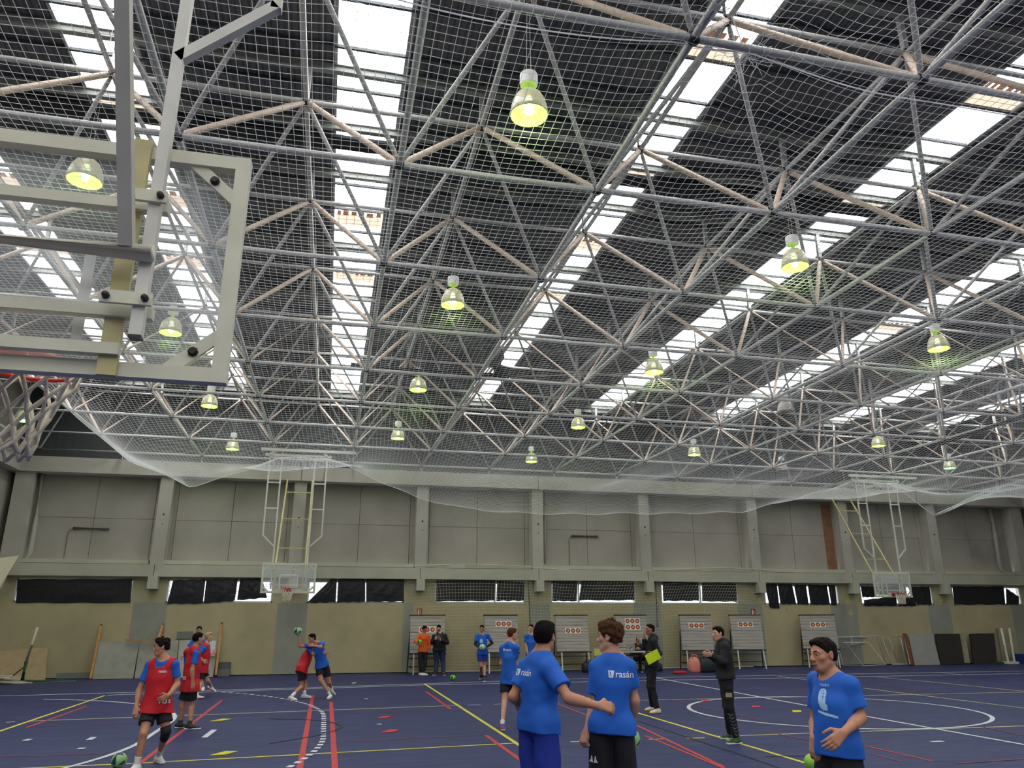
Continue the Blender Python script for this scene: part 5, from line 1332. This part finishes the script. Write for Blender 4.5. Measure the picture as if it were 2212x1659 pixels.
def logo(p, part, px, py, w, Y):
    """white square mark and wordmark on the back of a jersey"""
    fw = -p['fw']; rt = p['rt']; up = p['up']; c = on_cloth(p, part, px, py)[0]; r = rt if rt.dot(CR) > 0 else -rt; out = fw if fw.y < 0 else -fw
    ptext(p, part, 'rasán', w*.36, c+r*w*.16, r, up, out, None, 'back_print')
    k = w*.15; ppoly(p, part, [(-k*.7, -k*.9), (k*.45, -k*.9), (k*.8, k*.9), (-k*.9, k*.9)], c-r*w*.38, r, up, out, None, 'back_mark')
    ppoly(p, part, [(-k*.15, -k*.6), (k*.05, -k*.6), (-k*.25, k*.6), (-k*.5, k*.5), (-k*.2, k*.2)], c-r*w*.38, r, up, out, p['o'].get('x') or C_BLUE, 'back_mark', .0045)

M_ballg = mat('lime_and_black_ball', srgb(120, 206, 60), .5, var=.02, scale=2)
def mat_ball(name, a, b):
    m = bpy.data.materials.new(name); m.use_nodes = True; nt = m.node_tree; bs = nt.nodes['Principled BSDF']; tc = nt.nodes.new('ShaderNodeTexCoord'); v = nt.nodes.new('ShaderNodeTexVoronoi'); v.inputs['Scale'].default_value = 9
    nt.links.new(tc.outputs['Object'], v.inputs['Vector']); r = nt.nodes.new('ShaderNodeValToRGB'); r.color_ramp.interpolation = 'CONSTANT'; r.color_ramp.elements[1].position = .62; r.color_ramp.elements[0].color = a; r.color_ramp.elements[1].color = b
    nt.links.new(v.outputs['Color'], r.inputs['Fac']); nt.links.new(r.outputs['Color'], bs.inputs['Base Color']); bs.inputs['Roughness'].default_value = .5; return m
MB_LIME = mat_ball('lime_ball', srgb(130, 220, 50), srgb(20, 40, 24)); MB_GREEN = mat_ball('pale_green_ball', srgb(150, 200, 130), srgb(24, 60, 84)); MB_PALE = mat_ball('whitish_green_ball', srgb(206, 226, 190), srgb(150, 190, 150))
def ball(c, r, m, label):
    o = MB().sphere((0, 0, 0), r, 24, 16).build('handball', m, None, True); o.location = c; tag(o, label, 'ball', 'handballs'); return o

# ------------------------------------------------------------------ the seventeen people
DN = (0, 0, -1)
p = person('boy in a red bib over blue shirt, left front, black knee pad, looking left', 11.95,
 dict(hd=(349, 1398), nck=(354, 1424), pel=(338, 1520), sR=(324, 1437, .04), sL=(377, 1435, -.04), eR=(301, 1490, .03), wR=(294, 1528, -.08), eL=(383, 1477, -.02), wL=(364, 1502, -.24), hR=(324, 1530), hL=(352, 1530), kR=(310, 1585, -.2), kL=(359, 1580, -.06), aR=('f', 293, 1668), aL=('f', 341, 1647)),
 SK_A, H_DARK, 'curly', (-1, -.30), -4, 0, bib=C_RED, feet=((-.3, -1), (.5, -.9)), sock=(C_WHITE, .28), kneepad='L', vox=.0075, seed=3, hands=dict(R=dict(curl=.55, n=(.3, .9, 0)), L=dict(d=(-.8, -.1, -.45), n=(.1, .9, .2), curl=.5)), hem=.06, short_len=.62, g=.94)
ptext(p, p['bib'], 'rasán', .05, on_cloth(p, p['bib'], 351, 1450)[0], -p['rt'], p['up'], p['fw'], None, 'chest_print')
ptext(p, p['bib'], 'rus', .10, on_cloth(p, p['bib'], 356, 1514)[0], -p['rt'], p['up'], p['fw'], None, 'hem_print')
p = person('boy in a red bib seen from behind, dark hair, arm hanging, black trainers', 16.0,
 dict(hd=(428, 1380), nck=(421, 1399), pel=(411, 1478), sR=(424, 1412, -.14), sL=(404, 1410, .16), eR=(415, 1447, -.2), wR=(416, 1474, -.2), eL=(405, 1447, .26), wL=(418, 1466, .34), kR=(413, 1526, .0), kL=(394, 1526, .1), aR=('f', 409, 1576), aL=('f', 388, 1573)),
 SK_A, H_BLACK, 'short', (.8, .55), 0, 0, bib=C_RED, feet=((1, -.1), (1, .1)), shoe=S_BLACK, sock=(mat('dark_green_sock', srgb(30, 60, 50), .9), .2), vox=.009, seed=5, hem=.07, g=.9)
ptext(p, p['bib'], 'rus', .12, on_cloth(p, p['bib'], 397, 1463)[0], p['rt'], p['up'], -p['fw'], None, 'hem_print')
person('fair haired boy in a red bib running toward the right wall boards', 22.2,
 dict(hd=(451, 1376), nck=(446, 1390), pel=(437, 1444), sR=(441, 1401, -.16), sL=(446, 1397, .18), eR=(427, 1416, -.24), wR=(438, 1426, -.24), eL=(450, 1416, .3), wL=(458, 1412, .34), kR=(432, 1478, -.12), kL=(448, 1470, .14), aR=('f', 424, 1510), aL=('f', 455, 1494, .05)),
 SK_B, H_BLOND, 'short', (1, -.1), 0, 0, bib=C_RED, feet=((1, .0), (1, .2, -.5)), sock=(C_WHITE, .15), shoe=S_WHITE, sole=SO_RED, vox=.010, g=.9, seed=6, hem=.05)
person('boy in a blue shirt mostly hidden behind the two red bibs', 24.4,
 dict(hd=(430, 1362), nck=(431, 1378), pel=(430, 1428), sR=(417, 1386), sL=(445, 1386), eR=(405, 1402, -.05), wR=(395, 1417, -.2), eL=(449, 1406), wL=(448, 1422, -.1), aR=('f', 424, 1492), aL=('f', 438, 1492)),
 SK_A, H_BLACK, 'short', (.1, -1), -6, 0, vox=.011, seed=8, feet=((-.1, -1), (.1, -1)))
person('defender in a red bib bending to hug the boy who throws', 21.5,
 dict(hd=(676, 1390, .34), nck=(670, 1401, .16), pel=(653, 1444, .0), sR=(668, 1404, -.10), sL=(672, 1400, .34), eR=(677, 1413, -.26), wR=(698, 1411, -.34), eL=(684, 1408, .46), wL=(697, 1408, .46), kR=(651, 1484, -.1), kL=(659, 1479, .12), aR=('f', 628, 1513), aL=('f', 657, 1508)),
 SK_A, H_BLACK, 'short', (1, .2), -10, 0, bib=C_RED, feet=((.8, -.7), (.9, -.4)), sock=(C_WHITE, .35), vox=.0095, g=.9, seed=9, hem=.08, hands=dict(R=dict(d=(1, .1, .15), n=(0, 1, -.1), curl=.4)))
pt = person('boy in blue raising a ball behind his head while being hugged', 21.3,
 dict(hd=(674, 1379, -.10), nck=(685, 1390, -.06), pel=(695, 1432), sR=(677, 1394, .06), sL=(696, 1391, -.16), eR=(648, 1396, .02), wR=(646, 1375, .02), eL=(693, 1398, -.42), wL=(678, 1395, -.50), hR=(689, 1440), hL=(703, 1439), kR=(693, 1470, -.12), kL=(711, 1474, .05), aR=('f', 713, 1509), aL=(716, 1487, .25)),
 SK_A, H_BLACK, 'short', (-1, -.45), -14, 0, feet=((-.35, -1), (.6, .3, -.7)), shoe=S_WHITE, sock=(C_WHITE, .22), vox=.0095, g=.9, seed=10, hands=dict(R=dict(d=(-.15, 0, 1), n=(-.8, .2, .2), curl=.55), L=dict(d=(-1, 0, .15), n=(0, .9, -.2), curl=.3)))
ball(at(643.4, 1362.6, 21.3), .100, MB_GREEN, 'pale green ball held high by the throwing boy')
p = person('boy in an orange jersey with a ball under his arm by the left stand', 28.95,
 dict(hd=(917, 1359), nck=(917, 1369), pel=(914, 1402), sR=(907, 1374), sL=(925, 1374), eR=(897, 1385, -.05), wR=(905, 1394, -.26), eL=(928, 1388), wL=(928, 1402, -.04), aR=('f', 908, 1459), aL=('f', 914, 1459)),
 SK_C, H_BLACK, 'fringe', (.55, -.8), -16, 0, 'jersey', C_ORANGE, None, 'trousers', C_BLACK, S_WHITE, SO_WHITE, vox=.011, g=.88, seed=11, s=.97, feet=((.5, -.9), (.8, -.6)), hands=dict(R=dict(d=(.9, -.2, -.1), n=(.1, .9, .3), curl=.5)))
ptext(p, p['tee'], 'rasán', .13, on_cloth(p, p['tee'], 918, 1382)[0], -p['rt'], p['up'], p['fw'], mat('dark_orange_print', srgb(176, 66, 20), .8), 'chest_print')
ball(at(905.5, 1386, 28.72), .092, MB_LIME, 'lime ball under the arm of the boy in orange')
p8 = person('stocky bearded man in a black hoodie and jeans looking at a phone', 28.95,
 dict(hd=(948, 1357), nck=(950, 1369), pel=(949, 1402), sR=(938, 1375), sL=(961, 1374), eR=(933, 1388, -.02), wR=(941, 1381, -.34), eL=(966, 1388), wL=(951, 1383, -.36), kR=(943, 1432), kL=(957, 1432), aR=('f', 940, 1459), aL=('f', 958, 1459)),
 SK_B, H_BLACK, 'short', (-.25, -1), -20, 0, 'hoodie', C_BLACK, None, 'trousers', C_JEANS, S_BLACK, SO_WHITE, g=1.32, vox=.011, seed=12, beard=True, feet=((-.5, -.9), (.1, -1)), hands=dict(R=dict(d=(.5, -.3, .7), n=(.3, .9, 0), curl=.6), L=dict(d=(-.6, -.3, .5), n=(0, .9, .2), curl=.6)), hem=.06)
c = (p8['j']['wR']+p8['j']['wL'])/2+p8['fw']*.07+Vector((0, 0, .08)); o = MB().box((0, 0, 0), (.10, .016, .17), Matrix.Rotation(-.5, 3, 'X')).build('smartphone', M_black); o.location = c; tag(o, 'black phone in the hands of the man in the hoodie', 'phone')
p9 = person('boy in blue with black arm sleeves holding a whitish ball at his waist', 26.0,
 dict(hd=(1041, 1358), nck=(1042, 1369), pel=(1042, 1407), sR=(1031, 1374), sL=(1054, 1373), eR=(1027, 1391, -.02), wR=(1035, 1400, -.26), eL=(1063, 1389), wL=(1049, 1399, -.28), kR=(1039, 1438, -.05), kL=(1046, 1438), aR=('f', 1040, 1467), aL=('f', 1047, 1472)),
 SK_A, H_DARK, 'short', (-.35, -.95), -4, 0, botm=C_NAVYB, shoe=S_NAVY, sock=(C_BLACK, .2), armsleeve=True, vox=.0105, g=.88, seed=13, feet=((-.5, -.9), (-.3, -1)), hands=dict(R=dict(d=(.5, -.5, .1), n=(.8, .3, .2), curl=.45), L=dict(d=(-.5, -.5, .1), n=(-.8, .3, .2), curl=.45)))
ball(at(1042, 1397.5, 25.63), .092, MB_PALE, 'whitish ball held by the boy with black arm sleeves')
p10 = person('ginger haired boy in blue seen from behind, purple shoes, looking right', 14.8,
 dict(hd=(1107, 1370), nck=(1101, 1388), pel=(1101, 1461), sR=(1114, 1400, -.10), sL=(1087, 1400, .08), eR=(1113, 1430, -.06), wR=(1116, 1455, .06), eL=(1083, 1433, .12), wL=(1091, 1455, .26), kL=(1090, 1513, -.02), kR=(1113, 1513, .18), aL=('f', 1085, 1576), aR=('f', 1126, 1556)),
 SK_B, H_RED, 'short', (.95, .25), 0, 0, feet=((.3, 1), (-.1, -1)), sock=(C_WHITE, .18), shoe=S_PURPLE, sole=SO_LIME, vox=.009, seed=14, g=.85, hem=.13)
person('boy in blue standing between two stands, half hidden by the near player', 24.0,
 dict(hd=(1147, 1357), nck=(1147, 1369), pel=(1148, 1411), sR=(1137, 1375), sL=(1158, 1375), eR=(1136, 1393), wR=(1139, 1408, -.1), eL=(1160, 1393), wL=(1155, 1404, -.18), aR=('f', 1143, 1479), aL=('f', 1155, 1480)),
 SK_B, H_DARK, 'short', (-.6, -.8), 0, 0, botm=C_NAVYB, vox=.0105, g=.88, seed=15, s=.98)
p12 = person('tall player in blue shirt and blue shorts in front, back turned, arm swung out right', 5.75,
 dict(hd=(1177, 1375), nck=(1170, 1413), pel=(1163, 1552), sR=(1188, 1445, -.14), sL=(1138, 1442, .10), eR=(1228, 1508, -.30), wR=(1293, 1525, -.42), eL=(1109, 1504, .10), wL=(1131, 1526, .30)),
 SK_A, H_BLACK, 'short', (.62, .78), 0, 0, botm=C_NAVYB, vox=.0068, seed=16, g=.82, hem=.085, short_len=.85, feet=((.4, 1), (.2, 1)), hands=dict(R=dict(d=(1, -.05, -.12), n=(.0, .8, -.5), curl=.95)))
p13 = person('curly haired player in blue shirt and black shorts in front, back turned, ball in hand', 6.05,
 dict(hd=(1317, 1376), nck=(1322, 1415), pel=(1321, 1560), sR=(1357, 1440, -.02), sL=(1291, 1442, .06), eR=(1371, 1512, .0), wR=(1366, 1562, .14), eL=(1283, 1530, .06), wL=(1268, 1577, .06)),
 SK_B, H_BROWN, 'curly', (-.72, .70), 0, 0, vox=.0068, seed=17, g=.80, hem=.075, short_len=.66, feet=((0, 1), (-.2, 1)), hands=dict(L=dict(curl=1.0, n=(.8, .3, 0)), R=dict(d=(-.25, .2, -1), n=(-.85, .2, .1), curl=.5)))
q = at(1359, 1597, 6.2); ball(q, .088, MB_GREEN, 'green ball in the right hand of the curly haired player')
p14 = person('seated man in dark clothes at the table looking down at his hands', 28.9,
 dict(hd=(1378, 1383), nck=(1378, 1392), pel=('w', at(1378, 1400, 28.9).x, 28.95, .52), sR=(1371, 1396), sL=(1386, 1396), eR=(1367, 1406, -.1), wR=(1374, 1402, -.34), eL=(1389, 1406, -.1), wL=(1382, 1402, -.34),
  kR=('w', at(1375, 1400, 28.9).x-.04, 28.48, .50), kL=('w', at(1382, 1400, 28.9).x+.06, 28.48, .50), aR=('w', at(1375, 1400, 28.9).x-.04, 28.52, .082), aL=('w', at(1382, 1400, 28.9).x+.08, 28.5, .082)),
 SK_C, H_BLACK, 'bald', (0, -1), -24, 0, 'hoodie', C_BLACK, None, 'trousers', C_BLACK, S_BLACK, SO_WHITE, vox=.011, seed=18, hem=-.10, s=.97, hands=dict(R=dict(d=(.8, -.3, .2), n=(.2, .8, -.3), curl=.5), L=dict(d=(-.8, -.3, .2), n=(-.2, .8, -.3), curl=.5)))
t = thing('plastic_chair', 'dark chair carrying the seated man behind the table', 'chair', (p14['j']['pel'].x, 28.98, 0))
MB().box((0, 0, .38), (.42, .42, .03)).build('seat', M_leg_d, t); MB().box((0, .235, .68), (.42, .03, .3)).build('backrest', M_leg_d, t)
for a in (-1, 1):
    for b in (-1, 1): MB().tube([(a*.19, b*.19, .38), (a*.21, b*.21, .005)], .012, 6).build('leg', M_leg_d, t)
p15 = person('man in black tracksuit with hand on his mouth holding a yellow folder', 16.3,
 dict(hd=(1404, 1360), nck=(1410, 1375), pel=(1408, 1435), sL=(1413, 1386, -.18), sR=(1406, 1385, .18), eL=(1423, 1411, -.26), wL=(1411, 1412, -.40), eR=(1393, 1397, .06), wR=(1392, 1379, -.02), kL=(1408, 1484, -.08), kR=(1404, 1482, .1), aL=('f', 1420, 1541), aR=('f', 1410, 1535)),
 SK_C, H_BLACK, 'short', (-1, -.08), 4, 0, 'hoodie', C_BLACK, None, 'trousers', C_BLACK, S_WHITE, SO_YEL, vox=.009, seed=19, hands=dict(R=dict(d=(-.05, -.1, 1), n=(.95, 0, .1), curl=.3), L=dict(d=(-.8, 0, -.2), n=(.1, .95, .1), curl=.4)), feet=((-1, -.15), (-1, -.25)), hem=.05, g=.92)
fy = 16.3-.47; qd = [at(1393, 1417, fy), at(1419, 1402, fy), at(1429, 1421, fy), at(1402, 1436, fy)]
mb = MB(); n_ = Vector((0, .018, 0)); mb.add(qd+[v+n_ for v in qd], [(0, 3, 2, 1), (4, 5, 6, 7), (0, 1, 5, 4), (1, 2, 6, 5), (2, 3, 7, 6), (3, 0, 4, 7)]); tag(mb.build('folder', mat('neon_yellow_folder', srgb(214, 236, 24), .5)), 'neon yellow folder held by the man in black at the table', 'folder')
p16 = person('coach in black hoodie and trousers standing sideways with hands together', 12.1,
 dict(hd=(1551, 1369), nck=(1560, 1386), pel=(1567, 1460), sL=(1566, 1398, -.19), sR=(1556, 1395, .19), eL=(1563, 1430, -.24), wL=(1538, 1415, -.10), eR=(1553, 1428, .22), wR=(1529, 1414, .07), kL=(1575, 1528, -.08), kR=(1571, 1525, .1), aL=('f', 1592, 1607), aR=('f', 1578, 1596)),
 SK_B, H_BLACK, 'short', (-1, -.12), 0, 0, 'hoodie', C_BLACK, None, 'trousers', C_BLACK, S_MULTI, SO_WHITE, vox=.008, seed=20, beard=False, feet=((-1, -.1), (-1, -.2)), hands=dict(L=dict(d=(-.9, .25, .1), n=(0, .9, .3), curl=.8), R=dict(d=(-.9, -.3, .1), n=(.0, -.9, .3), curl=.8)), hem=.04, g=.95)
pz = p16
for k in range(7):
    q = on_cloth(pz, pz['bot'], 1579+k*2.1, 1545+k*7.2)[0]; ppoly(pz, pz['bot'], [(-.035, .012), (0, -.012), (.035, .012), (.035, .026), (0, .002), (-.035, .026)], q, Vector((1, 0, 0)), Vector((.1, 0, 1)).normalized(), Vector((0, -1, 0)), mat('grey_print', srgb(110, 112, 116), .7), 'chevron_print')
ppoly(pz, pz['bot'], [(-.045, -.035), (.045, -.035), (.045, .03), (-.045, .03)], on_cloth(pz, pz['bot'], 1560, 1498)[0], Vector((1, 0, 0)), Vector((0, 0, 1)), Vector((0, -1, 0)), mat('tan_patch', srgb(176, 156, 124), .7), 'thigh_patch')
p17 = person('player in a blue shirt at the right front walking left, dark short hair', 5.0,
 dict(hd=(1778, 1414), nck=(1794, 1461), pel=(1808, 1608), sR=(1766, 1472, .16), sL=(1836, 1482, -.12), eL=(1859, 1550, -.14), wL=(1822, 1583, -.34), eR=(1761, 1562, .22), wR=(1758, 1594, .08)),
 SK_A, H_DARK, 'short', (-1, -.12), -3, 0, vox=.0062, seed=21, g=.88, hem=.07, feet=((-1, -.5), (-1, -.6)), hands=dict(L=dict(d=(-.85, -.05, -.50), n=(-.1, .95, -.3), curl=.32), R=dict(curl=.5, n=(.5, .6, 0), d=(-.1, -.2, -1))))
r_, u_, o_ = -p17['rt'], p17['up'], p17['fw']
def p17px(pts):   # print outline traced in the crop, centred, metres
    return [((x-285)*.00106, -(y-465)*.00106) for x, y in pts]
cc17, nn17 = on_cloth(p17, p17['tee'], 1777, 1511); o_ = (o_+Vector(nn17)).normalized(); r_ = (r_-o_*r_.dot(o_)).normalized()
ppoly(p17, p17['tee'], p17px([(258, 405), (272, 398), (290, 397), (302, 404), (306, 425), (305, 460), (306, 488), (318, 496), (318, 528), (290, 530), (270, 518), (256, 490), (249, 450), (250, 420)]), cc17, r_, u_, o_, C_PRINTB, 'chest_emblem')
vs, fs = text_geo('rasán', .034); drape(p17['tee'], p17['base'], vs, fs, cc17+u_*.098, r_, u_, o_, C_PRINTB, 'chest_print')
ppoly(p17, p17['tee'], p17px([(248, 530), (300, 541), (370, 551), (374, 566), (300, 558), (246, 545)]), cc17, r_, u_, o_, C_PRINTB, 'chest_print')
for pts in ([(270, 425), (300, 428), (300, 430), (270, 427)], [(268, 445), (302, 448), (302, 450), (268, 447)], [(284, 405), (286, 405), (288, 465), (286, 465)]): ppoly(p17, p17['tee'], p17px(pts), cc17, r_, u_, o_, C_BLUE, 'ball_seam', .0042)
logo(p13, p13['tee'], 1341, 1457, .19, 5.5); logo(p12, p12['tee'], 1133, 1453, .17, 6.1); logo(p10, p10['tee'], 1095, 1404, .17, 14.7)
for pp in (p9,):
    ppoly(pp, pp['tee'], [(-.045, -.06), (.04, -.07), (.04, -.02), (.045, .04), (0, .075), (-.045, .05), (-.055, 0)], on_cloth(pp, pp['tee'], 1040, 1385)[0], -pp['rt'], pp['up'], pp['fw'], C_PRINTB, 'chest_emblem')
# twin figure mark on the shorts of the curly player
bk = p13['bot']; c = on_cloth(p13, bk, 1282, 1640)[0]
for sx in (-1, 1): ppoly(p13, bk, [(sx*.002, -.022), (sx*.034, -.022), (sx*.018, .006), (sx*.019, .022), (sx*.010, .022), (sx*.008, .004)][::sx], c, p13['rt'], p13['up'], -p13['fw'], None, 'shorts_print')
q = atz(255, 1660, 0); ball((q.x, q.y, .098), .098, MB_GREEN, 'pale green and navy ball rolling at the bottom left corner')
q = atz(978, 1470, 0); ball((q.x, q.y, .092), .092, MB_LIME, 'lime ball lying on the sideline before the hoodie man')
q = atz(1757, 1666, 0); ball((q.x, q.y, .105), .105, mat_ball('plain_lime_ball', srgb(150, 206, 70), srgb(140, 196, 70)), 'lime ball at the bottom edge beside the right front player')
